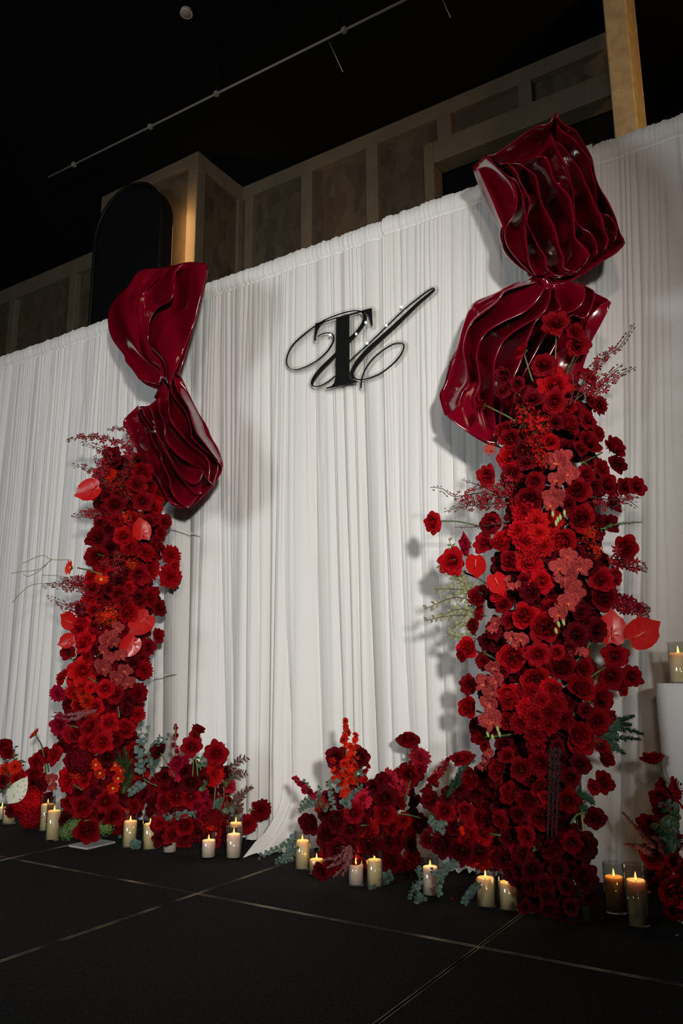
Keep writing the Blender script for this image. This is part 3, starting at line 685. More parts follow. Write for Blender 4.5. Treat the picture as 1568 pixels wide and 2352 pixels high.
tL = fl(235, 1930); tR = fl(1285, 2112)
AL = Arr('floral_column', tL, .20, 'left tall column of red roses, anthuriums and orchids under the smaller sculpture', 'flower arrangement', 'tall floral columns')
AR = Arr('floral_column', tR, .24, 'right tall column of red roses and dusty orchids, larger, under the bigger sculpture', 'flower arrangement', 'tall floral columns')
A0 = Arr('low_floral_arrangement', fl(45, 1893), .16, 'low red flower cluster at the far left edge with scarlet gerberas and pale caladium leaf', 'flower arrangement', 'low floor arrangements')
A2 = Arr('low_floral_arrangement', fl(435, 1950), .20, 'low red flower cluster right of the left column with eucalyptus and dried brown leaves', 'flower arrangement', 'low floor arrangements')
A3 = Arr('low_floral_arrangement', fl(790, 2015), .20, 'low cluster in the middle with scarlet stock spike and pink-red carnations', 'flower arrangement', 'low floor arrangements')
A4 = Arr('low_floral_arrangement', fl(1050, 2055), .20, 'low dark red rose cluster against the left foot of the right column', 'flower arrangement', 'low floor arrangements')
A5 = Arr('low_floral_arrangement', fl(1590, 2090), .22, 'low red rose cluster with dusty plumes at the right edge in front of the plinth', 'flower arrangement', 'low floor arrangements')

# ---- right column, upper view (C3)
C3 = G(940, 700, 2.6133); s3 = 2.6133
scatter(AR, C3, s3, [(880,105,78,'Rd',0,.1,1),(1000,160,60,'Rd'),(1010,240,72,'Rd',.3,-.3,1),(665,270,55,'Rd',-.8,.5,.5),(810,355,75,'Rd'),(870,475,90,'Rr',0,0,1),(870,580,75,'Rd',0,-.3,1),(1080,425,60,'Rd'),(560,430,62,'Rb'),(560,510,52,'Rb'),(645,480,50,'Rb'),(665,575,35,'Rb'),(425,605,42,'Rd',-1,.2,.3),(740,560,60,'Rb'),(1160,600,60,'Cd'),(960,600,50,'Rd'),(950,710,80,'Qd'),(1075,690,58,'Rd'),(1140,765,52,'Rd'),(1080,820,82,'Rd'),(1030,860,50,'Rd'),(1000,640,50,'Rb'),(1235,845,72,'Qd'),(1255,950,60,'Rb'),(600,800,62,'Qd'),(775,820,65,'Rr'),(850,815,60,'Rr'),(605,910,85,'Rr'),(620,1000,62,'Rd'),(460,1030,68,'Rd',-.5,-.2,.8),(1160,980,60,'Rd'),(1065,1020,60,'Rd'),(1195,1080,75,'Rd'),(1370,1090,60,'Rd',.5,.1,1),(1295,1090,52,'Rd'),(1005,1115,78,'Qd',0,0,1),(720,1170,82,'Qd',0,0,1),(750,1060,60,'Rd'),(960,1190,55,'Rb'),(1025,1280,82,'Qd',0,0,1),(130,1310,68,'Rr',-.8,-.1,.8),(475,1310,72,'Rd'),(560,1410,72,'Qr'),(445,1430,62,'Rd'),(325,1440,65,'Rc'),(910,1430,88,'Qr'),(1300,1460,78,'Qr',.4,0,1),(1200,1310,60,'Rb'),(250,1540,78,'Rr',-.3,0,1),(1140,1290,50,'Rb'),(700,940,60,'Rb'),(880,700,50,'Rb'),(650,1190,50,'Rd'),(860,1290,60,'Rr'),(1110,1100,60,'Rb'),(690,870,60,'Rb'),(1230,1190,55,'Rb'),(1090,570,45,'Rd'),(560,750,55,'Qd')])
mass(AR, *C3(745, 1370), 66, 'hrh', 29, 1)
for x, y, r_ in ((695,690,100),(770,730,90),(750,860,80),(790,930,75)): AR.bloom('F', 'r', *C3(x, y), r_/s3)
for x, y, r_ in ((560,1130,80),(450,1170,70),(350,1180,60),(600,1060,50),(1310,1160,40)): AR.bloom('F', 'c', *C3(x, y), r_/s3)
for x, y, r_ in ((485,870,45),(1085,1380,62),(1110,1480,56),(1060,1360,40)): AR.bloom('F', 'o', *C3(x, y), r_/s3)
for x, y, r_ in ((880,940,75),(945,1010,78),(870,1160,78),(885,1050,60),(920,920,60),(850,1200,55)): AR.bloom('O', 'r', *C3(x, y), r_/s3, back=-.05, face=(random.uniform(-.7, .7), random.uniform(-.55, .25), 1))
B3 = lambda L_: [C3(*p) for p in L_]
AR.branch(B3([(990,590),(1050,450),(1150,330),(1260,250),(1350,110)]), 32, 13, start=.25, spread=13)
AR.branch(B3([(1000,570),(1080,500),(1180,430),(1280,355)]), 24, 12, start=.2, spread=13)
AR.branch(B3([(1050,560),(1150,500),(1240,430),(1360,375)]), 24, 12, start=.1, spread=13)
AR.branch(B3([(960,600),(985,500),(975,380),(1020,300)]), 14, 6)
AR.branch(B3([(600,1160),(440,1130),(270,1150),(200,1105),(125,1095)]), 34, 9, spread=15)
AR.branch(B3([(600,1190),(430,1200),(300,1215),(205,1245)]), 26, 9, spread=14)
AR.branch(B3([(560,1150),(430,1090),(315,1050)]), 16, 7)
AR.branch(B3([(600,1300),(430,1330),(270,1335)]), 12, 6)
AR.branch(B3([(1080,1150),(1200,1170),(1300,1170),(1370,1215)]), 24, 10, spread=18)
AR.branch(B3([(1100,1180),(1200,1220),(1320,1160),(1390,1160)]), 16, 8)
for L_ in ([(870,600),(875,400),(880,180)],[(690,300),(720,400),(740,460)],[(460,605),(580,665),(640,700)],[(1040,470),(1000,570)],[(930,440),(990,310)],[(650,520),(710,660)],[(170,1298),(300,1302),(420,1330)],[(1160,885),(1030,955)],[(505,1075),(560,1150)],[(1110,1000),(1040,940)]): AR.stem(B3(L_), .0032, back=.03)
for x, y in ((860,1255),(930,1248),(890,1290),(905,1275),(880,1310)):
    P = AR.pos(*C3(x, y), -.08)[0]; put('orchid_bud', GBUD, AR.o, loc=P, rot=Vector((0, 0, -1)).to_track_quat('Z', 'Y'), scale=.026)
AR.plume(B3([(1150,1345),(1260,1315),(1395,1305)]), 13, noisy('pale_fern', (.05,.09,.03), (.20,.24,.10), 30, .7), 'fern_frond', 160)

# ---- right column, middle view (C4)
C4 = G(940, 1200, 2.6133)
scatter(AR, C4, s3, [(550,120,62,'Qd'),(610,235,68,'Qd'),(720,240,88,'Rr'),(840,190,60,'Rb'),(800,350,72,'Rr'),(690,350,45,'Qd'),(530,420,62,'Qr'),(410,440,68,'Qd'),(560,490,52,'Rd'),(410,540,50,'Rd'),(690,560,78,'Qr',0,0,1),(600,590,52,'Rd'),(810,630,88,'Qr',0,0,1),(370,620,48,'Rd'),(620,810,88,'Qr',0,0,1),(770,790,74,'Rd',0,0,1),(880,780,50,'Rd'),(910,860,88,'Qd'),(1050,870,58,'Qd'),(1150,340,78,'Rd',.2,.1,1),(1240,330,60,'Rd'),(1165,450,80,'Qd',.1,0,1),(1090,260,60,'Rb'),(1010,670,76,'Rb'),(1130,650,72,'Rb'),(1240,800,76,'Rd',.2,0,1),(1215,920,76,'Rd',.1,0,1),(1340,925,64,'Rd',.4,0,1),(1285,1000,48,'Rd'),(1035,990,84,'Qr'),(1160,1060,82,'Rd'),(1130,1190,76,'Rd',0,.1,1),(1215,1180,52,'Rd'),(1025,1270,78,'Qd'),(760,950,88,'Qr',0,0,1),(590,1030,72,'Rr'),(600,1080,60,'Rr',0,-.5,1),(345,755,66,'Qr',-.3,0,1),(305,800,42,'Rd'),(430,830,58,'Cd'),(350,975,56,'Rd',-.3,0,1),(350,1110,64,'Qr',-.5,0,1),(380,1210,50,'Rb'),(420,1280,60,'Rb'),(590,1190,58,'Qd'),(440,1020,42,'Rb'),(460,720,52,'Rb'),(1060,1130,50,'Rb'),(720,420,70,'Rb'),(960,760,50,'Rb'),(500,650,55,'Rb'),(690,1000,50,'Rd'),(860,1010,60,'Rd'),(560,880,60,'Rd'),(1030,540,50,'Rb'),(1170,220,55,'Rb')])
mass(AR, *C4(790, 1140), 70, 'drd', 28, 2, 11)
for x, y, r_ in ((950,200,55),(900,270,62),(1020,270,75),(940,330,75),(970,380,62),(1000,425,55),(950,480,72),(895,550,62),(920,510,50),(450,970,70),(520,950,60),(490,1020,55),(480,1090,65),(490,1190,78),(500,870,50)): AR.bloom('O', 'r', *C4(x, y), r_/s3, back=-.06, face=(random.uniform(-.75, .75), random.uniform(-.6, .3), 1))
for x, y, r_ in ((610,385,30),(650,375,30),(590,340,28),(520,600,45),(500,640,36),(610,690,45),(670,700,50),(640,730,40),(980,770,40),(1040,780,40)): AR.bloom('O', 'r', *C4(x, y), r_/s3, back=-.02)
AR.anth(*C4(400, 235), 28, -100, (-.2, -.5, .8)); AR.anth(*C4(520, 345), 27, -70, (.1, -.4, .9)); AR.anth(*C4(1215, 670), 38, 85, (.1, .1, 1), 'large glossy red spathe facing out at right'); AR.anth(*C4(1370, 680), 41, 30, (.25, .1, 1), 'large glossy red spathe, outermost at right')
AR.branch([C4(*p) for p in [(1200,450),(1300,480),(1380,540),(1450,590)]], 34, 17, start=.0, spread=16, buds=.15)
AR.branch([C4(*p) for p in [(1220,470),(1320,520),(1400,500),(1450,530)]], 20, 16, start=.2, spread=14, buds=.15)
AR.branch([C4(*p) for p in [(1220,200),(1310,250),(1380,260),(1430,290)]], 26, 17, start=.0, spread=16, buds=.15)
for L_ in ([(420,700),(300,690),(220,665)],[(460,560),(250,560),(90,590)],[(450,500),(280,450),(90,520)],[(430,420),(280,400),(150,400)],[(350,420),(290,260),(235,95)],[(440,430),(300,350),(160,230)],[(450,560),(300,520),(180,570)],[(400,680),(330,600),(250,640)],[(420,470),(330,380),(290,330)]): AR.branch([C4(*p) for p in L_], 16, 8.5, TWIG, VARL, 'variegated_branch', start=.15, back=.02)
for L_ in ([(300,290),(400,330),(475,375)],[(1180,560),(1060,760),(960,880)],[(1300,900),(1200,860),(1000,990)],[(1160,1000),(1060,1100),(950,1170)],[(1240,960),(1100,1060),(940,1200)],[(390,770),(480,800),(560,850)],[(400,1130),(500,1160),(600,1150)],[(440,1290),(560,1280),(620,1270)]): AR.stem([C4(*p) for p in L_], .004, back=.06)
for x, y in ((895,610),(925,600),(880,650),(470,1270),(530,1240),(540,1270),(500,1290)):
    P = AR.pos(*C4(x, y), -.08)[0]; put('orchid_bud', GBUD, AR.o, loc=P, rot=Vector((.2, 0, -1)).to_track_quat('Z', 'Y'), scale=.026)
for L_ in ([(1150,1200),(1250,1190),(1345,1160)],[(1150,1230),(1280,1240),(1400,1270)],[(1120,1260),(1250,1290),(1380,1300)],[(1150,1240),(1260,1210),(1330,1215)],[(1120,1290),(1230,1350),(1290,1390)],[(1100,1300),(1190,1380),(1200,1440)]): AR.plume([C4(*p) for p in L_], 24, CONIF, 'conifer_sprig', 300, back=.03, lw=.0016)

# ---- right column, lower view (C5)
C5 = G(980, 1600, 2.6667); s5 = 2.6667
scatter(AR, C5, s5, [(300,245,50,'Rd'),(350,310,40,'Rd'),(430,440,68,'Qd'),(490,360,52,'Rd'),(575,440,72,'Rd'),(690,410,82,'Rd'),(800,300,42,'Rb'),(950,270,84,'Qd',0,0,1),(1070,300,50,'Rd'),(1100,370,62,'Qd'),(940,415,64,'Rb',0,.1,1),(1090,520,66,'Rd'),(1030,550,48,'Rd'),(860,640,74,'Rd',0,0,1),(700,560,62,'Qd'),(720,620,42,'Rr'),(500,590,68,'Qd'),(620,640,72,'Qd'),(700,740,80,'Qd',0,0,1),(1030,740,64,'Rb'),(600,850,66,'Rd'),(760,910,92,'Qb'),(890,900,66,'Rd'),(960,920,88,'Rb',.1,0,1),(650,1060,66,'Rb'),(640,1170,62,'Rb'),(860,1160,55,'Rb'),(970,1110,88,'Rb'),(800,1060,62,'Rb'),(880,1290,50,'Rb'),(740,1310,48,'Rb'),(440,760,62,'Rd'),(560,720,55,'Rb'),(720,1150,60,'Rb'),(880,500,60,'Rb'),(580,960,60,'Rb'),(660,300,60,'Rd'),(600,1290,45,'Rb'),(1000,1240,50,'Rb'),(740,1220,50,'Rb')])
for x, y, r_ in ((360,390,40),(380,350,35),(340,430,35),(410,500,30)): AR.bloom('O', 'r', *C5(x, y), r_/s5)
for x in (755, 780, 805): AR.plume([C5(*p) for p in [(x+5,310),(x,480),(x-8,680),(x-15,860)]], 13, AMAR, 'amaranth_tail', 420, back=-.02, lw=.0022)
for L_ in ([(900,600),(980,620),(1020,650)],[(880,640),(960,680),(1000,700)]): AR.plume([C5(*p) for p in L_], 24, CONIF, 'conifer_sprig', 300, back=.03)
for L_ in ([(880,780),(920,725),(980,710)],[(385,840),(450,850)],[(650,950),(680,905),(700,900)]): AR.stem([C5(*p) for p in L_], .004, back=.0)
polyR = [(1220,900),(1330,900),(1350,980),(1375,1080),(1370,1200),(1360,1400),(1340,1600),(1310,1750),(1295,1850),(1320,2060),(1300,2085),(1225,2080),(1160,1980),(1130,1800),(1135,1500),(1145,1300),(1175,1120),(1200,950)]
nf = AR.fill(polyR, 38, ['Rb','Rd','Rb','Qb'], (21, 28), .09, 3)
AR.fill(polyR, 46, ['Rb','Rb'], (26, 32), .16, 4)

# ---- left column, upper view (C1)
C1 = G(0, 960, 3.136); s1 = 3.136
scatter(AL, C1, s1, [(1030,390,78,'Rd'),(990,470,72,'Rd'),(1155,535,82,'Cr',.4,0,1),(1130,650,78,'Cr'),(1030,600,72,'Rd'),(830,620,78,'Rd',0,0,1),(840,720,62,'Cd'),(1195,745,56,'Rd'),(1165,830,56,'Rd'),(890,850,78,'Rr',0,0,1),(1160,930,52,'Rd'),(1060,950,78,'Cr'),(930,930,72,'Cr'),(700,850,88,'Rd'),(640,870,42,'Rd'),(1245,985,76,'Cr',.5,0,1),(1105,1090,92,'Cr'),(1245,1140,92,'Cr',.5,-.1,1),(1260,1070,46,'Rr'),(1005,1130,76,'Rd'),(700,1010,92,'Rd'),(500,1080,62,'Go',-.9,.1,.5),(660,970,62,'Go',-.3,.4,.6),(730,1080,62,'Rr'),(660,1140,60,'Rr'),(730,1160,62,'Go'),(640,1290,62,'Cr'),(660,1220,60,'Rd'),(860,1270,68,'Rd'),(930,1220,52,'Rr'),(900,1330,62,'Rd'),(1000,1290,52,'Rb'),(1090,1290,66,'Rd'),(1155,1365,62,'Rd'),(930,1400,78,'Qr'),(580,1380,52,'Rb'),(670,1380,52,'Rr'),(565,1490,92,'Rr'),(800,260,62,'Rb'),(820,310,60,'Rb'),(780,400,58,'Co'),(700,390,48,'Cp'),(900,540,45,'Rb'),(760,560,45,'Rb'),(950,720,55,'Rd'),(1080,740,50,'Rd'),(780,800,55,'Rb'),(800,930,60,'Rb'),(860,1180,50,'Rb'),(760,1380,45,'Rb'),(980,820,50,'Rd'),(790,1230,50,'Rb')])
AL.anth(*C1(668, 510), 30, 200, (-.4, 0, .9), 'pale glossy red spathe at upper left'); AL.anth(*C1(1022, 830), 25, 100, (.1, 0, 1)); AL.anth(*C1(1035, 1455), 32, 225, (.1, .1, 1)); AL.anth(*C1(510, 1470), 24, 150, (-.6, 0, .7))
for x, y, r_, c_ in ((850,490,75,'r'),(920,560,50,'r'),(910,720,50,'o'),(1000,710,50,'r'),(790,1420,80,'o'),(720,1450,60,'r'),(840,1100,70,'c'),(860,1000,60,'c'),(950,1050,50,'o'),(930,330,50,'c'),(940,270,45,'c'),(660,690,55,'c'),(770,480,50,'c'),(900,400,50,'c'),(760,1040,45,'c')): AL.bloom('F', c_, *C1(x, y), r_/s1)
B1 = lambda L_: [C1(*p) for p in L_]
AL.branch(B1([(960,330),(880,190),(730,145),(600,135),(470,170)]), 30, 13, start=.1, spread=8, buds=.1)
AL.branch(B1([(960,230),(930,120),(860,75),(770,90)]), 16, 10, start=.1, spread=6, buds=.1)
AL.branch(B1([(800,330),(740,230),(660,200),(580,175)]), 22, 9, spread=12)
for L_ in ([(760,460),(640,370),(515,340)],[(760,420),(700,300),(670,280)],[(700,560),(620,540),(545,520)],[(740,700),(620,690),(510,712)],[(620,1200),(460,1190),(300,1220)],[(640,1240),(480,1220),(340,1200)],[(620,1400),(450,1340),(330,1280)],[(620,1330),(520,1370),(440,1390)],[(620,1180),(500,1160),(430,1170)]): AL.branch(B1(L_), 20, 9, spread=11)
for L_ in ([(500,1022),(370,1020),(300,990),(160,1050)],[(370,1020),(280,1090),(170,1105),(80,1120)],[(360,1025),(300,1090),(210,1140),(165,1125)],[(560,1160),(440,1140),(300,1130)],[(400,1190),(240,1200),(150,1260),(90,1330)]): AL.stem(B1(L_), .0018, WILLOW, name='willow_twig')
for L_ in ([(560,1080),(650,1100),(740,1130)],[(700,980),(760,1000)],[(880,670),(900,700)]): AL.stem(B1(L_), .004)
# ---- left column, lower view (C2)
C2 = G(0, 1400, 3.136)
scatter(AL, C2, s1, [(600,225,82,'Rr'),(900,150,52,'Cd'),(1145,185,56,'Rd'),(1070,270,62,'Rd'),(1000,290,62,'Rd'),(1050,430,72,'Cr'),(480,310,56,'Rd'),(620,330,52,'Rd'),(600,445,108,'Rh',0,0,1),(430,480,66,'Cr'),(400,610,66,'Cc'),(680,700,68,'Rr'),(760,570,68,'Rr',0,0,1),(830,610,68,'Rd',0,0,1),(960,380,52,'Rb'),(930,660,62,'Rb'),(1010,600,78,'Cd'),(1005,750,62,'Cr'),(910,720,52,'Rb'),(785,810,72,'Rr'),(905,850,74,'Qr'),(640,840,76,'Rr'),(420,830,72,'Rc'),(500,910,66,'Rr'),(655,960,80,'Rr',0,0,1),(730,950,80,'Rr'),(830,940,62,'Rd'),(440,990,48,'Rb'),(380,1040,70,'Rr'),(770,1060,62,'Rb'),(970,1030,76,'Rr'),(1010,1140,86,'Qr',.1,0,1),(480,1230,82,'Rr'),(600,1220,62,'Rr'),(690,1120,45,'No'),(720,1180,46,'No'),(830,1120,46,'No'),(870,1160,36,'No'),(850,1220,46,'No'),(815,1290,46,'No'),(770,1380,82,'Rd'),(600,1410,82,'Rr'),(830,1490,82,'Rd'),(900,1480,86,'Cd'),(490,1400,62,'Rd'),(630,1590,90,'Qd',0,.1,1),(470,1520,62,'Rb'),(690,1330,70,'Rb'),(520,1050,60,'Rd'),(880,1420,50,'Rb'),(560,1320,55,'Rb'),(700,420,60,'Rd'),(570,700,55,'Rd'),(500,760,50,'Rd')])
mass(AL, *C2(570, 600), 40, 'ohh', 19, 3, 8); AL.bloom('M', 'b', *C2(590, 1090), 34, label='dark berry-red hydrangea head')
AL.anth(*C2(950, 240), 27, 235, (.1, -.1, 1)); AL.anth(*C2(500, 220), 20, 200, (-.4, 0, .8))
for x, y, r_ in ((850,130,50),(780,215,78),(745,300,48),(870,330,52),(740,420,74),(900,440,58),(840,495,62),(920,530,58),(790,350,50),(820,240,50),(370,1220,45),(380,1280,36)): AL.bloom('O', 'r', *C2(x, y), r_/s1, back=-.05, face=(random.uniform(-.75, .6), random.uniform(-.55, .25), 1))
for x, y, r_ in ((760,60,70),(820,90,50),(640,740,45),(560,1180,60)): AL.bloom('F', 'o', *C2(x, y), r_/s1)
for L_ in ([(700,720),(520,790),(370,770)],[(690,730),(480,760),(390,740)]): AL.plume([C2(*p) for p in L_], 13, PLUME, 'dusty_plume', 170)
for L_ in ([(930,1250),(880,1120),(850,1030)],[(920,1200),(910,1080),(900,1000)],[(930,1220),(860,1100),(800,1070)],[(900,1290),(900,1180),(950,1080)],[(880,1330),(920,1250),(960,1180)]): AL.plume([C2(*p) for p in L_], 20, noisy('fern_green%d' % L_[0][0], (.015,.045,.01), (.06,.10,.02), 30, .7), 'fern_frond', 260, back=.0)
PROTO['moss'] = mass_mesh(77, MOSS, 40, 'green_hydrangea', .22)
for x, y in ((490,1600),(760,1570),(540,1560)):
    o = AL.bloom('K', 'r', *C2(x, y), 20, back=.02)[0]; o.data = PROTO['moss']; o.name = 'hydrangea_head'; o['label'] = 'small green hydrangea head'
for L_ in ([(500,350),(560,380)],[(640,490),(700,530)],[(480,830),(560,850)],[(530,1260),(590,1300)],[(850,700),(860,780)],[(500,1520),(640,1520)],[(1120,30),(1090,140)]): AL.stem([C2(*p) for p in L_], .004, back=-.01)
polyL = [(300,1050),(240,1060),(230,1180),(235,1270),(215,1400),(185,1500),(160,1580),(150,1680),(165,1780),(165,1890),(300,1900),(320,1780),(310,1680),(330,1500),(345,1400),(365,1250),(350,1110),(330,1060)]
AL.fill(polyL, 27, ['Rb','Rd','Rd','Cd'], (16, 21), .07, 5); AL.fill(polyL, 28, ['Rb'], (20, 25), .14, 6)

# stands inside both columns
for A, hh, k in ((AL, 1.95, .09), (AR, 1.6, .09)):
    stn = put('column_stand', mk('column_stand', *tube_geo([A.ax+A.p*k+A.h*.02+np.array([0, 0, .01]), A.ax+A.p*k+A.h*.02+np.array([0, 0, hh])], .014, 6), METAL), A.o)
    for sx, sh in ((-1, -.3), (1, -.8), (-1, -1)):
        P0 = A.ax+A.p*k*sx+A.h*k*sh; tube('post', [P0+np.array([0, 0, .01]), P0+np.array([0, 0, hh])], .014, METAL, stn, 6)
    for z in (.3, .9, 1.5, hh-.02): tube('brace', [A.ax-A.p*k+np.array([0, 0, z]), A.ax+A.p*k*1.1+np.array([0, 0, z])], .008, METAL, stn, 6)
    c_ = A.ax
    if A is AL: box('base_plate', (c_[0]-.02, c_[1]-.20, .001), (c_[0]+.12, c_[1]-.02, .010), simple('pale_base_plate', (.35, .35, .34), .4), stn)

# ---- A0 far left
scatter(A0, C2, s1, [(250,895,50,'Go',-.8,.6,.2),(200,1380,110,'Mr'),(225,1500,82,'Md'),(130,1220,60,'Rr'),(100,1130,52,'Co'),(20,1160,60,'Co'),(30,980,56,'Rd'),(50,1030,52,'Rd'),(180,1240,45,'Cr'),(250,1180,62,'Rd'),(85,1450,46,'Rb'),(270,1100,56,'Rr'),(150,1290,50,'Rd'),(10,1230,50,'Rd'),(310,1230,55,'Rd'),(230,1260,50,'Rb'),(290,1280,50,'Rb'),(330,1370,60,'Rd'),(320,1050,55,'Rd'),(130,1440,50,'Rb')])
A0.bloom('R', 'd', *C2(340, 1520), 58/s1*1.15, face=(-.4, -.3, .8), back=-.22)
A0.stem([C2(*p) for p in [(262,915),(300,980),(320,1080),(335,1200)]], .0045); A0.stem([C2(*p) for p in [(340,1080),(350,1170)]], .004)
for L_ in ([(30,1330),(90,1150),(110,980)],[(20,1330),(60,1200),(150,1080)],[(20,1350),(40,1100),(40,1000)],[(20,1300),(90,1250),(170,1080)],[(10,1300),(30,1230),(0,1180)]): A0.branch([C2(*p) for p in L_], 14, 7, TWIG, GRNL, 'leafy_sprig', start=.1, back=.02)
P = A0.pos(*C2(60, 1400), -.07)[0]; Q = A0.pos(*C2(150, 1270), -.05)[0]
cl = put('caladium_leaf', leaf_mesh('caladium_leaf', CALA, .30), A0.o, loc=P, rot=(lambda d, zn: Matrix((d.cross(zn).normalized(), d, d.cross(zn).normalized().cross(d))).transposed().to_quaternion())(Vector(Q-P).normalized(), Vector(A0.h)), scale=.17); cl['label'] = 'pale veined leaf'

# ---- A2 right of left column
C7 = G(240, 1620, 3.7333); s7 = 3.7333
scatter(A2, C7, s7, [(810,200,62,'Rd',.4,.8,.4),(775,255,52,'Rd',-.3,.2,.8),(750,350,86,'Rd',0,.3,1),(960,410,98,'Rd',0,.2,1),(960,490,62,'Rd',0,-.2,1),(960,590,98,'Ch'),(460,390,76,'Rb',-.5,.3,.5),(740,660,84,'Rb',0,0,1),(610,660,72,'Rb'),(520,610,62,'Rb'),(500,720,72,'Cd'),(515,830,82,'Qd'),(610,790,78,'Qr'),(740,790,88,'Rd',0,0,1),(800,870,62,'Rc'),(330,750,82,'Rb'),(410,820,66,'Rb'),(690,1030,82,'Qd',0,.1,1),(470,1000,72,'Cd'),(575,1110,76,'Rd'),(470,1120,76,'Rb'),(700,1130,72,'Cb'),(960,1080,62,'Cd'),(1240,1020,86,'Cd',.3,0,1),(1360,900,92,'Cd',.4,.1,1),(1080,690,62,'Cp'),(840,640,60,'Rb'),(860,760,55,'Cc'),(560,900,55,'Rb'),(860,970,55,'Rd'),(640,940,50,'Rb'),(560,1010,50,'Rd'),(680,560,60,'Rb'),(880,850,55,'Cc'),(800,1080,60,'Rb'),(250,870,60,'Rd')])
A2.bloom('M', 'd', *C7(930, 985), 26); A2.bloom('C', 'c', *C7(630, 520), 21); A2.bloom('C', 'p', *C7(590, 560), 14); A2.bloom('C', 'c', *C7(680, 480), 12)
def spike(A, pts, sizes, col, g, nm='stock_spike'):
    C_ = curve([g(*p) for p in pts], 12); P = [A.pos(a, b, 0)[0] for a, b in C_]; o = tube(nm, P, .003, STEM, A.o, 5)
    n = sizes[0]
    for k in range(n):
        t = k/max(n-1, 1); i = min(int(t*11), 10); q_ = C_[i]+(C_[i+1]-C_[i])*(t*11-i)+np.array([random.uniform(-1, 1)*sizes[1]*(1.1-t), random.uniform(-3, 3)])
        pp, nr = A.pos(q_[0], q_[1], random.uniform(-.03, .02)); n_ = Vector(A.h+np.random.default_rng(k+3).normal(0, .6, 3)).normalized()
        sc = sizes[2]*(1.15-.5*t)/FPX*depth(pp); put('floret', proto('C', col)[0] if k % 2 else PROTO.setdefault(('fl', col), (lambda b_: (star_geo(b_, Quaternion(), (0, 0, 0), 1, random.Random(4), 5, 62, 0, None, .5), b_.mesh('floret', [mset[col]]))[1])(MB())), o, loc=pp, rot=n_.to_track_quat('Z', 'Y'), scale=sc)
spike(A2, [(600,640),(605,400),(608,160)], (15, 9, 9), 'c', C7); spike(A2, [(1000,520),(1020,400),(1030,330)], (7, 3, 4), 'p', C7)
for L_, nm in (([(1060,560),(1130,480),(1225,445)], 0),([(1070,590),(1140,590),(1220,580)], 0),([(1000,900),(1120,800),(1265,680)], 1),([(1130,930),(1150,870),(1150,810)], 0),([(1040,880),(1150,790),(1240,700)], 1)): A2.branch([C7(*p) for p in L_], 12, 7.5, TWIG, BRNL, 'dried_leaf_spray', start=.1, back=-.01)
for L_ in ([(330,620),(330,400),(390,165)],[(300,600),(290,400),(320,200)],[(400,560),(400,400),(560,260)],[(380,450),(440,330),(480,260)],[(420,620),(420,480),(480,540)],[(500,960),(540,950),(560,1000)],[(580,960),(660,940),(780,930)],[(980,960),(1060,900),(1120,880)],[(220,1200),(270,1190),(300,1200)],[(350,650),(280,700),(200,760)],[(1000,780),(960,860),(940,900)]): A2.branch([C7(*p) for p in L_], 15, 6.5, STEM, EUCL, 'eucalyptus_sprig', start=.1, back=.0)
for L_ in ([(480,410),(530,490),(600,600)],[(755,410),(760,500),(755,610)],[(775,420),(790,520),(800,610)],[(335,630),(400,670),(450,690)],[(950,700),(940,820),(930,900)],[(1020,700),(1020,800),(980,900)],[(1240,890),(1290,900)]): A2.stem([C7(*p) for p in L_], .0035, back=-.01)
for L_ in ([(820,560),(830,500),(810,440)],[(870,720),(850,690),(840,660)],[(1040,700),(1070,640),(1075,590)]): A2.branch([C7(*p) for p in L_], 5, 9, STEM, GRNL, 'leafy_sprig', start=.1, back=.0)
A2.fill([(330,1800),(400,1760),(520,1760),(540,1900),(500,1935),(380,1930),(310,1850)], 20, ['Rb','Rd'], (14, 19), .08, 8)

# ---- A3 middle
C6 = G(560, 1600, 2.9037); s6 = 2.9037
scatter(A3, C6, s6, [(615,410,72,'Rb',0,.1,1),(765,405,72,'Rb',0,.1,1),(1095,275,80,'Rd',0,1,.5),(1185,385,76,'Cp',.3,.6,.6),(1000,550,76,'Cp'),(1110,515,82,'Rd',0,.2,1),(1185,480,52,'Rd'),(800,700,82,'Cp'),(740,770,72,'Rd'),(940,680,84,'Rb',0,.1,1),(940,780,78,'Rd',0,.1,1),(860,610,56,'Rb'),(905,570,46,'Rb'),(1070,840,62,'Ch'),(850,890,80,'Ch'),(850,980,80,'Rb'),(620,830,76,'Qb'),(560,920,82,'Qb'),(430,845,74,'Qb',-.5,0,.8),(720,890,72,'Rb'),(625,1030,84,'Rb',0,0,1),(990,880,52,'Rd'),(980,1100,74,'Rb',-.3,0,.8),(510,1170,60,'Rb',-.4,-.2,.8),(1080,620,60,'Cp'),(1050,700,55,'Rd'),(30,860,0.1,'Rb'),(700,1000,60,'Rb'),(980,960,60,'Rb'),(800,840,50,'Rb'),(660,960,55,'Rb'),(900,1000,60,'Rb')])
for x, y, r_ in ((500,740,40),(550,720,36),(520,680,30)): A3.bloom('F', 'r', *C6(x, y), r_/s6)
spike(A3, [(700,640),(685,400),(682,170)], (30, 22, 13), 'o', C6); spike(A3, [(740,560),(740,400),(745,250)], (18, 15, 12), 'o', C6); spike(A3, [(640,560),(590,420),(560,370)], (14, 12, 11), 'o', C6)
spike(A3, [(500,690),(410,620),(335,535)], (18, 8, 10), 'c', C6); spike(A3, [(790,560),(820,480),(820,430)], (8, 5, 9), 'r', C6)
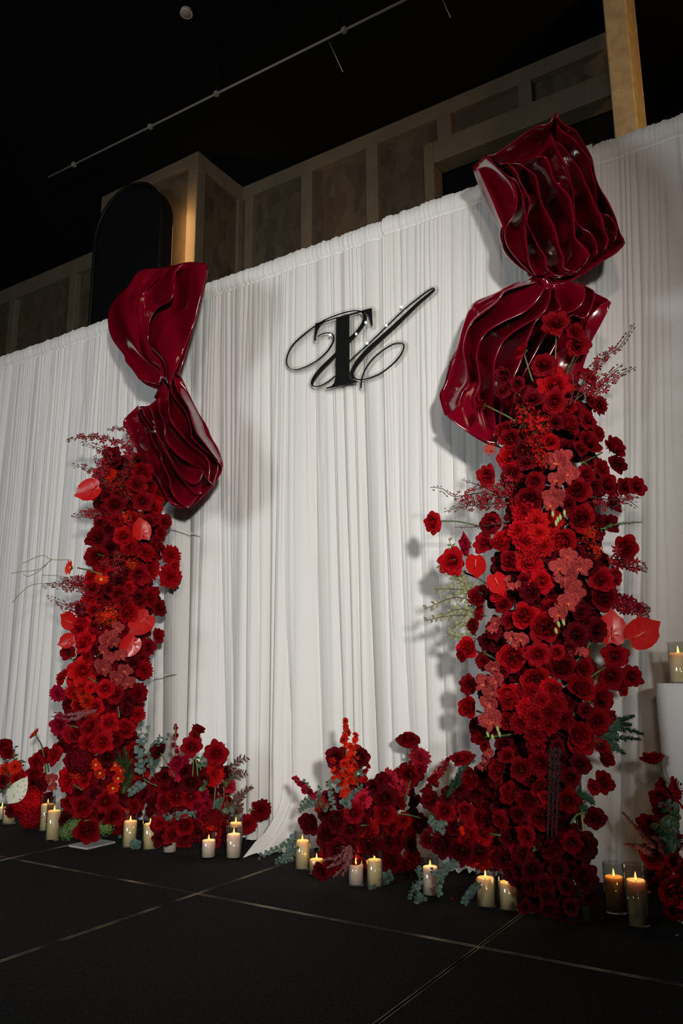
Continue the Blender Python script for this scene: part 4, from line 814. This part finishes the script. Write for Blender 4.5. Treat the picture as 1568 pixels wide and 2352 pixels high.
for L_ in ([(340,930),(250,1010),(170,1030),(90,1080)],[(330,960),(300,1040),(200,1110)],[(360,1000),(300,1080),(230,1100)],[(340,900),(330,980),(280,1080)],[(600,800),(580,650),(560,560)],[(560,760),(500,680),(510,600)],[(560,740),(440,680),(370,720)],[(520,720),(420,720),(360,770)],[(640,640),(620,560),(540,590)],[(700,760),(680,650),(660,600)],[(800,560),(790,520),(770,480)],[(640,720),(740,640),(790,600)],[(440,740),(430,600),(380,560)]): A3.branch([C6(*p) for p in L_], 15, 5.6, STEM, EUCL, 'eucalyptus_sprig', start=.05, back=.0)
for L_ in ([(940,1190),(900,1240),(840,1310)],[(1000,1200),(940,1230),(900,1290)],[(880,1240),(920,1220),(980,1180)]): A3.branch([C6(*p) for p in L_], 12, 8, STEM, EUCL, 'eucalyptus_sprig', start=.05, back=-.03)
for L_ in ([(700,990),(650,1090),(560,1140)],[(720,1000),(680,1120),(600,1200)],[(710,990),(700,1090),(660,1190)],[(690,1000),(620,1070),(530,1090)]): A3.plume([C6(*p) for p in L_], 17, PLUME, 'dusty_plume', 110, lw=.0024)
for L_ in ([(1090,345),(1093,460)],[(1110,560),(1070,700)],[(650,470),(700,620)],[(745,460),(765,620)],[(1000,780),(1100,790),(1180,810)],[(780,860),(830,855)]): A3.stem([C6(*p) for p in L_], .0035, back=-.01)
A3.fill([(740,1830),(900,1770),(960,1800),(960,2000),(860,2010),(760,1990),(735,1900)], 24, ['Rb','Rd'], (17, 23), .08, 9)

# ---- A4 beside the right column
scatter(A4, C6, s6, [(1335,770,72,'Rd',0,.1,1),(1240,690,62,'Rb'),(1220,960,52,'Rb'),(1290,880,60,'Rb')])
scatter(A4, C5, s5, [(215,372,76,'Rd',-.2,1,.4),(260,500,66,'Qd',-.6,0,.7),(190,560,62,'Cb'),(240,700,56,'Rd'),(110,700,66,'Rd'),(370,660,66,'Cd'),(350,830,72,'Rr'),(205,950,84,'Qb',-.2,0,1),(85,900,78,'Qb',-.6,0,.8),(450,990,80,'Qd',-.1,0,1),(300,600,60,'Rb'),(330,740,60,'Rd'),(460,640,55,'Rb'),(170,800,60,'Rb'),(260,860,65,'Rr'),(420,870,60,'Rb'),(330,950,60,'Rb'),(130,620,45,'Rb'),(520,900,60,'Rb'),(540,1020,60,'Rb'),(270,780,50,'Ch'),(400,560,60,'Rd'),(480,740,60,'Rb')])
for x, y, r_ in ((70,460,36),(110,420,32),(40,510,32)): A4.bloom('F', 'c', *C5(x, y), r_/s5*1.2)
spike(A4, [(-10,620),(50,500),(130,390)], (22, 11, 11), 'd', C5); spike(A4, [(230,850),(200,790),(190,750)], (9, 8, 9), 'o', C5)
for L_ in ([(180,560),(210,440),(290,395)],[(120,620),(180,500),(260,410)]): A4.plume([C5(*p) for p in L_], 20, CONIF, 'fern_frond', 200, back=-.02)
for L_ in ([(10,740),(60,790),(110,830)],[(120,760),(60,800),(10,840)],[(130,1020),(60,1090),(20,1050)],[(100,1060),(70,1150),(80,1230)],[(290,1160),(260,1210),(220,1270)],[(200,1010),(130,1040),(100,1100)],[(-60,1040),(-40,1130),(-80,1200)],[(-40,1120),(-90,1180),(-110,1250)],[(-50,1190),(-70,1260),(-60,1320)],[(0,1230),(-60,1240),(-90,1290)],[(330,1140),(270,1190),(250,1240)]): A4.branch([C5(*p) for p in L_], 12, 6.4, STEM, EUCL, 'eucalyptus_sprig', start=.05, back=-.02)
A4.fill([(1030,1830),(1100,1760),(1180,1760),(1200,1960),(1150,1990),(1050,1975),(1010,1930)], 24, ['Rb','Rd'], (17, 24), .07, 10)

# ---- A5 right edge
scatter(A5, C5, s5, [(1385,372,66,'Rd',-.1,1,.35),(1560,540,70,'Rd'),(1430,620,70,'Rd'),(1545,690,66,'Rb'),(1360,795,74,'Rd',-.4,.1,.9),(1390,975,86,'Rr',-.2,0,1),(1530,1010,66,'Rd'),(1525,1190,100,'Qr',0,0,1),(1530,1310,66,'Rd'),(1480,620,60,'Rb'),(1440,700,50,'Rb'),(1570,900,60,'Rd'),(1590,620,70,'Rd'),(1600,1080,80,'Rd'),(1640,760,80,'Rb'),(1650,950,80,'Rb')])
A5.stem([C5(*p) for p in [(1405,400),(1440,480),(1500,560)]], .004)
for L_ in ([(1400,930),(1330,860),(1200,710)],[(1380,960),(1300,920),(1210,905)],[(1450,960),(1420,880),(1380,860)]): A5.plume([C5(*p) for p in L_], 13, PLUME, 'dusty_plume', 420, lw=.002)
for L_ in ([(1540,900),(1470,830),(1400,770)],[(1560,850),(1500,870),(1440,920)],[(1560,790),(1500,720),(1440,640)],[(1560,800),(1550,740),(1540,700)]): A5.branch([C5(*p) for p in L_], 7, 19, STEM, GRNL, 'leafy_sprig', start=.1, back=.0)
A5.fill([(1520,1800),(1610,1780),(1620,2110),(1560,2110),(1500,2030)], 24, ['Rb','Rd'], (18, 24), .06, 12)

# ------------------------------------------------------------------ sculptures: overlapping curled sheets of lacquered plastic
def sheets(parent, g, Y0, rims, mode, D_=.16, lens=1.0, slack=.10, name='curled_sheet', bell=None, tuck=.12, n=54, m=14, amp=.005, dents=0):
    R_ = [curve(r_, n) for r_ in rims]
    for i in range(len(R_)-1):
        A_, B_ = (R_[i], R_[i+1]) if mode[i] == '>' else (R_[i+1], R_[i])
        A3_, B3_ = A_, B_+(B_-A_)*tuck
        V = []; ph = random.random()*6
        for a in range(n):
            s_ = a/(n-1); env = math.sin(math.pi*min(max(s_, .04), .96))**.55
            base = bell(i, s_) if bell else 0
            for b_ in range(m):
                t = b_/(m-1); p = A3_[a]*(1-t)+B3_[a]*t
                dy = base+D_*env*(.25*t+.75*math.sin(t*math.pi/2)**1.5)+amp*math.sin(t*5+ph+s_*7)*env+dents*math.sin(t*8+s_*4+ph)*math.sin(s_*15+t*3+ph*2)*env
                V.append(at(*g(p[0], p[1]), Y0+dy))
        o = put(name, mk(name, V, grid_faces(n, m), GLOSS), parent)
        sm = o.modifiers.new('thick', 'SOLIDIFY'); sm.thickness = .0036; sm.offset = 0
def shell(parent, g, Y0, outline, D_, name, cen=None, n=96, m=12, front=-.0, pw=1.0):
    L_ = curve(list(outline)+[outline[0]], n); c_ = np.array(cen) if cen is not None else L_.mean(0); V = []
    for a in range(n):
        for b_ in range(m):
            t = b_/(m-1); p = L_[a]*(1-t)+c_*t
            dy = D_*math.sqrt(max(1-(1-t)**2.2, 0))+.003*math.sin(a*.45)*math.sin(t*3)
            V.append(at(*g(p[0], p[1]), Y0+front+dy))
    o = put(name, mk(name, V, grid_faces(n, m), GLOSS), parent); sm = o.modifiers.new('thick', 'SOLIDIFY'); sm.thickness = .0036; sm.offset = 0
    return o
GR = G(980, 220, 2.8); GL = G(200, 560, 3.675); YR = -.58; YL = -.52
pR = at(*GR(700, 1190), YR+.08)
SR = empty('petal_sculpture', (tR[0], tR[1], 1.9), 'larger glossy burgundy sculpture of two twisted fluted halves above the right flower column', 'sculpture', 'glossy twisted sculptures')
rR = [[(315,440),(335,490),(370,560),(420,670),(455,760),(490,850),(485,940),(500,1000),(550,1060),(610,1110),(690,1155)],
 [(380,388),(430,430),(490,490),(545,550),(578,620),(580,700),(550,780),(505,860),(520,960),(600,1070),(690,1160)],
 [(405,400),(460,470),(530,520),(575,545),(605,610),(632,720),(640,800),(638,900),(650,1000),(662,1080),(702,1160)],
 [(470,440),(530,435),(580,490),(605,560),(640,620),(667,690),(650,760),(645,820),(680,890),(720,970),(765,1040),(772,1100),(820,1150),(880,1158)],
 [(545,434),(600,440),(660,480),(705,520),(720,600),(740,690),(790,780),(830,870),(850,960),(882,1040),(880,1100),(920,1125),(975,1125)],
 [(700,395),(770,395),(795,450),(820,540),(880,600),(925,660),(942,760),(950,850),(955,910),(1000,960),(1045,1010),(1030,1060)],
 [(800,245),(822,310),(850,370),(890,440),(920,530),(940,620),(945,700),(955,800),(1000,850),(1050,880),(1090,950),(1095,1010)],
 [(830,300),(880,330),(930,400),(990,480),(1020,560),(1060,640),(1090,720),(1130,790),(1140,860),(1165,920),(1150,985)],
 [(832,180),(880,230),(940,270),(990,330),(1040,400),(1065,500),(1085,580),(1085,660),(1110,750),(1170,770),(1220,840),(1215,920)],
 [(835,98),(850,150),(905,200),(955,222),(1010,310),(1060,400),(1078,500),(1110,590),(1165,680),(1210,780),(1240,880),(1272,945)]]
ouR = [(315,440),(380,388),(430,380),(510,330),(590,270),(700,200),(790,175),(835,98),(860,170),(930,205),(1010,310),(1060,400),(1078,500),(1110,590),(1165,680),(1210,780),(1240,880),(1272,945),(1225,1005),(1140,1058),(1060,1110),(980,1160),(900,1200),(820,1215),(750,1190),(690,1155),(610,1110),(550,1060),(500,1000),(485,940),(490,850),(455,760),(420,670),(370,560)]
shell(SR, GR, YR+.08, ouR, .38, 'upper_back_shell')
bR = lambda i, s_: -.10*math.sin(math.pi*(i+.5)/9)+.05*s_
sheets(SR, GR, YR, rR, '<<<<<<<<<', .34, bell=bR, tuck=.3)
rR2 = [[(690,1160),(640,1195),(560,1210),(430,1280),(320,1330),(270,1390),(230,1500),(200,1620),(160,1720),(130,1840),(95,1920),(105,1990),(130,2060)],
 [(710,1200),(600,1225),(500,1262),(440,1340),(300,1450),(248,1560),(240,1650),(262,1750),(272,1860),(235,1900),(205,1990),(210,2030),(250,2100)],
 [(760,1235),(720,1300),(640,1385),(500,1450),(400,1510),(345,1580),(325,1680),(340,1780),(345,1850),(325,1900),(310,1960),(320,2050),(350,2150)],
 [(800,1240),(790,1320),(740,1405),(620,1480),(545,1530),(480,1600),(440,1700),(432,1770),(432,1850),(425,1950),(435,2050),(442,2130),(430,2200)],
 [(830,1215),(830,1290),(860,1370),(720,1430),(670,1520),(640,1600),(600,1720),(550,1830),(505,1950),(475,2060),(470,2120),(465,2180),(460,2250)],
 [(930,1200),(1010,1230),(1015,1305),(950,1380),(820,1420),(780,1500),(700,1650),(640,1760),(590,1860),(560,1960),(545,2050),(535,2150),(520,2280)],
 [(1000,1215),(1080,1270),(1040,1400),(1000,1430),(930,1410),(880,1500),(800,1650),(740,1760),(690,1880),(650,1990),(630,2080),(610,2170),(590,2280)]]
ouR2 = [(690,1160),(640,1195),(560,1210),(430,1280),(320,1330),(270,1390),(230,1500),(200,1620),(160,1720),(130,1840),(95,1920),(105,1990),(130,2060),(200,2120),(300,2190),(390,2240),(450,2260),(600,2290),(740,2200),(850,2000),(950,1850),(1010,1700),(1060,1560),(1110,1470),(1170,1360),(1175,1320),(1080,1270),(1000,1215),(930,1200),(830,1215),(760,1200)]
shell(SR, GR, YR+.08, ouR2, .24, 'lower_back_shell')
sheets(SR, GR, YR, rR2, '<<<<<<', .20, bell=lambda i, s_: -.07*math.sin(math.pi*(i+.5)/6)+.03)
sheets(SR, GR, YR-.02, [[(1175,1320),(1110,1350),(1040,1430),(1000,1530),(900,1600),(780,1700)],[(1172,1360),(1110,1470),(1060,1560),(1010,1700),(950,1850),(850,2000)]], '>', .05, name='side_flap')
sheets(SR, GR, YR-.03, [[(205,1990),(240,1930),(290,1880),(340,1900),(330,1960)],[(130,2060),(200,2120),(300,2190),(390,2240),(450,2250)]], '<', .06, name='lower_lip')
tube('twist_neck', [at(*GR(750, 1130), YR+.1), at(*GR(745, 1185), YR+.08), at(*GR(790, 1290), YR+.14)], [.035, .026, .04], GLOSS, SR, 20)
tube('mounting_pole', [(tR[0], tR[1]-.0, 1.6), (tR[0]-.02, YR+.36, 2.0), tuple(at(*GR(800, 1600), YR+.33))], .014, METAL, SR, 8)

SL = empty('petal_sculpture', (tL[0], tL[1], 1.9), 'smaller glossy burgundy sculpture of two twisted fluted halves above the left flower column', 'sculpture', 'glossy twisted sculptures')
rL = [[(490,215),(420,260),(360,350),(290,420),(230,490),(195,580),(192,680),(215,780),(250,850),(320,940),(340,1000),(400,1070),(450,1150)],
 [(560,210),(470,290),(400,370),(320,500),(268,620),(260,720),(272,800),(320,870),(385,920),(420,1000),(470,1050),(500,1110),(520,1180)],
 [(700,195),(600,290),(520,370),(450,470),(428,560),(425,640),(440,760),(445,860),(480,960),(540,1020),(590,1050),(630,1110),(600,1190)],
 [(820,165),(760,230),(745,330),(730,420),(700,480),(600,540),(540,620),(515,740),(520,840),(560,920),(610,980),(640,1060),(640,1130)],
 [(900,158),(880,230),(860,330),(830,430),(790,520),(740,600),(690,680),(640,780),(620,880),(625,950),(640,1030),(670,1090),(680,1180)],
 [(1005,165),(1005,240),(985,350),(960,440),(930,560),(900,680),(860,780),(820,880),(790,960),(770,1020),(740,1080),(720,1130),(700,1200)]]
ouL = [(1005,165),(900,155),(820,160),(700,190),(560,210),(490,215),(420,260),(360,350),(290,420),(230,490),(195,580),(192,680),(215,780),(250,850),(320,940),(340,1000),(400,1070),(450,1150),(500,1190),(560,1215),(630,1235),(700,1200),(760,1120),(810,1000),(850,870),(890,740),(930,600),(975,430),(1010,290),(1018,200)]
shell(SL, GL, YL+.04, ouL, .14, 'upper_back_shell')
sheets(SL, GL, YL, [rL[0], rL[2], rL[3], rL[5]], '<<<', .09, bell=lambda i, s_: -.13*math.sin(math.pi*(i+.7)/3.4), tuck=.06, amp=.03, m=28, dents=.012)
sheets(SL, GL, YL-.02, [[(1018,200),(1010,290),(975,430),(930,600),(890,740),(850,870),(810,1000),(765,1110)],[(1005,180),(960,330),(920,450),(880,580),(830,720),(780,850),(730,980),(690,1100)]], '>', .02, name='side_flap')
rL2 = [[(330,1460),(312,1500),(320,1550),(370,1640),(420,1750),(440,1850),(520,1910),(580,1970),(640,2080),(700,2190)],
 [(420,1375),(450,1450),(520,1560),(550,1660),(620,1770),(640,1870),(690,1980),(705,2080),(760,2170),(850,2230)],
 [(455,1375),(500,1480),(580,1580),(610,1680),(680,1780),(730,1880),(790,1970),(850,2040),(900,2100),(960,2110)],
 [(515,1372),(560,1470),(590,1600),(640,1700),(700,1800),(760,1900),(840,2000),(905,2030),(955,1990),(975,1930)],
 [(605,1300),(602,1400),(640,1480),(655,1560),(660,1640),(710,1730),(800,1810),(900,1860),(955,1880),(975,1925)],
 [(680,1285),(690,1370),(687,1440),(720,1520),(800,1620),(880,1700),(960,1760),(1010,1820),(1030,1900),(1020,2000)],
 [(700,1165),(712,1260),(760,1330),(830,1420),(870,1530),(890,1640),(980,1730),(1060,1800),(1105,1880),(1060,2040)],
 [(720,1108),(760,1250),(850,1390),(885,1500),(925,1600),(1000,1700),(1075,1800),(1120,1870),(1130,1910),(1080,2010)]]
ouL2 = [(705,1105),(740,1095),(770,1110),(800,1140),(870,1290),(940,1430),(1010,1540),(1050,1640),(1110,1740),(1145,1890),(1080,2010),(1000,2110),(920,2190),(830,2235),(760,2220),(700,2190),(640,2080),(580,1970),(440,1850),(420,1740),(390,1680),(340,1580),(305,1530),(330,1460),(420,1490),(430,1380),(515,1370),(590,1310),(620,1250),(650,1190)]
shell(SL, GL, YL+.05, ouL2, .24, 'lower_back_shell')
sheets(SL, GL, YL, rL2, '>>>>>>>', .20, bell=lambda i, s_: -.08*math.sin(math.pi*(i+.5)/7)+.04*s_)
sheets(SL, GL, YL-.06, [[(720,1108),(765,1245),(850,1385),(885,1500),(925,1600),(1000,1700),(1080,1800)],[(790,1140),(870,1290),(940,1430),(1010,1540),(1050,1640),(1110,1740),(1145,1890)]], '>', .10, name='side_flap', tuck=0)
tube('twist_neck', [at(*GL(640, 1130), YL+.06), at(*GL(660, 1190), YL+.03), at(*GL(650, 1290), YL+.07)], [.06, .032, .06], GLOSS, SL, 20)
tube('mounting_pole', [(tL[0], tL[1], 1.5), (tL[0]+.02, YL+.33, 1.9), tuple(at(*GL(720, 1700), YL+.30))], .012, METAL, SL, 8)
for A_, B_, lab in ((C1(1240, 772), C1(1445, 858), 'upper thin pale tie wire from the left column stand to the drape'), (C2(1105, 475), C2(1280, 469), 'lower thin pale tie wire from the left column stand to the drape')):
    w_ = tube('tie_wire', [AL.pos(*A_, .1)[0], at(*B_, -.08)], .0035, simple('pale_wire', (.6, .6, .6), .4), None, 5); tag(w_, lab, 'wire')

# ------------------------------------------------------------------ candles
WAXC = {}
def wax(tint):
    if tint in WAXC: return WAXC[tint]
    col = {'cream': (.80, .66, .40), 'white': (.86, .72, .64), 'amber': (.62, .38, .12)}[tint]
    m = simple('wax_'+tint, col, .45, sss=.6); b = m.node_tree.nodes['Principled BSDF']; b.inputs['Subsurface Radius'].default_value = (.03, .014, .006); b.inputs['Subsurface Scale'].default_value = 1.0
    WAXC[tint] = m; return m
FLAME = simple('led_flame', (1, .6, .2), emis=2.6, emc=(1.0, .42, .11)); WICK = simple('wick_black', (.02, .015, .01), .8)
def candle(px, pyb, pyt, pyw, wpx, tint, label, base=None, tall=None):
    P = fl(px, pyb-wpx*.10) if base is None else base
    R_ = wpx/2/FPX*depth(P); yp = P[1]
    top = at(px, pyt+wpx*.05, yp)[2]-P[2]; wz = at(px, pyw+wpx*.05, yp)[2]-P[2]
    top = min(max(top, .09), .34); wz = min(max(wz, .04), top-.025)
    o = empty('pillar_candle', P+np.array([0, 0, .0015]), label, 'candle', 'flameless candles in glass cylinders')
    V, F = lathe_geo([(0, 0), (R_*.96, 0), (R_, .004), (R_, top), (R_-.0022, top), (R_-.0022, .005), (0, .005)], 36); put('glass_cylinder', mk('glass_cylinder', V, F, GLASS), o, loc=wpos(o))
    r2 = R_-.0045; V, F = lathe_geo([(0, .006), (r2, .006), (r2, wz-.003), (r2-.003, wz), (r2*.82, wz-.001), (r2*.5, wz-.007), (0, wz-.009)], 36); put('wax_pillar', mk('wax_pillar', V, F, wax(tint)), o, loc=wpos(o))
    fh = R_*.78; V, F = lathe_geo([(0, 0), (R_*.08, fh*.08), (R_*.12, fh*.28), (R_*.085, fh*.55), (R_*.035, fh*.85), (0, fh)], 10); fo = put('flame', mk('flame', V, F, FLAME), o, loc=wpos(o)+np.array([0, 0, wz-.003]))
    V, F = lathe_geo([(0, 0), (.0016, 0), (.0016, .006), (0, .006)], 6); put('wick', mk('wick', V, F, WICK), o, loc=wpos(o)+np.array([0, 0, wz-.009]))
    l = bpy.data.lights.new('flame_glow', 'POINT'); l.energy = .14; l.color = (1, .55, .2); l.shadow_soft_size = .012
    lo = bpy.data.objects.new('flame_glow', l); COL.objects.link(lo); lo.parent = o; lo.location = (0, 0, wz+fh*.9)
CAND = [(1117,2087,1986,2014,46,'cream','tall cream candle, left of the pair in front of the right column'),
 (1169,2094,1998,2024,45,'cream','cream candle tucked under a drooping rose, right of the pair before the right column'),
 (1415,2101,1980,2012,48,'amber','shadowed amber candle, left of the pair right of the right column'),
 (1467.5,2130,1984,2020,50,'cream','tallest cream candle, nearest the camera, at the lower right'),
 (694,2000,1906,1929,36,'cream','tall cream candle left end of the middle cluster beside trailing eucalyptus'),
 (727,2010,1951,1972,37,'cream','shortest cream candle, second from the left in the middle cluster'),
 (749,1990,1915,1940,37,'amber','amber candle hidden behind roses in the middle cluster'),
 (817.6,2037,1960,1983,39,'white','white candle with dusty plumes at its left in the middle cluster'),
 (860.6,2040,1949,1973,39,'cream','cream candle partly covered by a dark rose in the middle cluster'),
 (989.5,2061,1965,1989,41,'white','pinkish white candle standing alone among eucalyptus, middle right'),
 (297,1948,1862,1884,34,'cream','cream candle directly at the right foot of the left column'),
 (343,1954,1868,1890,34,'cream','cream candle second right of the left column foot, half hidden by roses'),
 (390,1962,1900,1925,34,'white','white candle with roses hiding its top, right of the left column'),
 (478.4,1974,1908,1928,35,'white','short white candle fully in view with lit flame, left of the overlapping pair'),
 (540,1961,1864,1888,33,'cream','taller candle standing behind the white one at the right of the left cluster'),
 (536,1975,1896,1914,36,'white','tall white candle in front of another at the right of the left cluster'),
 (3,1884,1838,1853,30,'white','white candle cut by the left edge of the picture'),
 (20,1895,1843,1860,31,'cream','cream candle second from the left edge below the pale leaf'),
 (106,1910,1827,1845,33,'cream','rear cream candle of the left pair before the left column'),
 (120.5,1933,1840,1860,34,'cream','front cream candle of the left pair with a rose leaning over it')]
for cdt in CAND: candle(*cdt)

# plinth and its candle
ypl = -.42; pL_ = at(1515, 1570, ypl); Rp = .17; pc = pL_+np.array([Rp*.86, Rp*.3, 0]); hp = pL_[2]
V, F = lathe_geo([(0, 0), (Rp, 0), (Rp, hp-.004), (Rp-.004, hp), (0, hp)], 64)
PL = simple('white_painted_plinth', (.66, .63, .60), .6)
o = put('plinth', mk('plinth', V, F, PL), loc=(pc[0], pc[1], .001)); tag(o, 'white round plinth at the right edge carrying one candle', 'plinth')
V, F = tube_geo([((Rp-.004)*math.cos(t), (Rp-.004)*math.sin(t), hp-.004) for t in np.linspace(0, 2*math.pi, 49)], .005, 6); put('top_edge', mk('top_edge', V, F, PL), o, loc=(pc[0], pc[1], .001))
cb = np.array([at(1563, 1565, pc[1]-.05)[0], pc[1]-.05, hp+.001])
candle(1563, 0, 1473, 1498, 46, 'cream', 'cream candle standing on top of the white plinth', base=cb)

# ------------------------------------------------------------------ loose petals on the floor
def loose(seed):
    r_ = random.Random(seed); V = petal_pts(0, 80, 1.2, .55, -30, 7, 6, r0=0, z0=0, rg=r_, bowl=60, tipr=.3); A = np.array(V); A -= A.mean(0); A[:, 2] -= A[:, 2].min(); return mk('rose_petal', A, grid_faces(7, 6), DEEP if seed % 2 else RED)
PT = [(810,1372,34,'long red petal lying left before the right column foot'),(885,1397,38,'flat red petal, lowest in the row before the right column'),(970,1377,42,'broad red petal in the middle of the row before the right column'),(1070,1362,34,'dark red petal right in the row before the right column'),(1180,1340,46,'large cupped red petal leaning against the amber candle'),(1350,1455,40,'dark red petal lying below the tallest candle'),(160,1243,26,'small dark petal between the eucalyptus and the candle pair'),(1400,1345,22,'tiny dark petal right of the tallest candle'),(1020,1385,22,'small red petal between the broad and the dark one')]
for k, (x, y, r_, lab) in enumerate(PT):
    P = fl(*C5(x, y+6)); o = put('rose_petal', loose(k), None, loc=P+np.array([0, 0, .001]), rot=Quaternion((0, 0, 1), random.uniform(0, 6.28)), scale=r_/s5/FPX*depth(P)*1.25); tag(o, lab, 'petal', 'fallen rose petals')
P = fl(*C5(1530, 1466)); o = put('rose_petal', mk('rose_petal', [(v.co.x, v.co.y, v.co.z) for v in loose(31).vertices], grid_faces(7, 6), simple('white_petal', (.6, .62, .6), .6)), None, loc=P, scale=.012); tag(o, 'small white fallen petal at the lower right of the floor', 'petal')
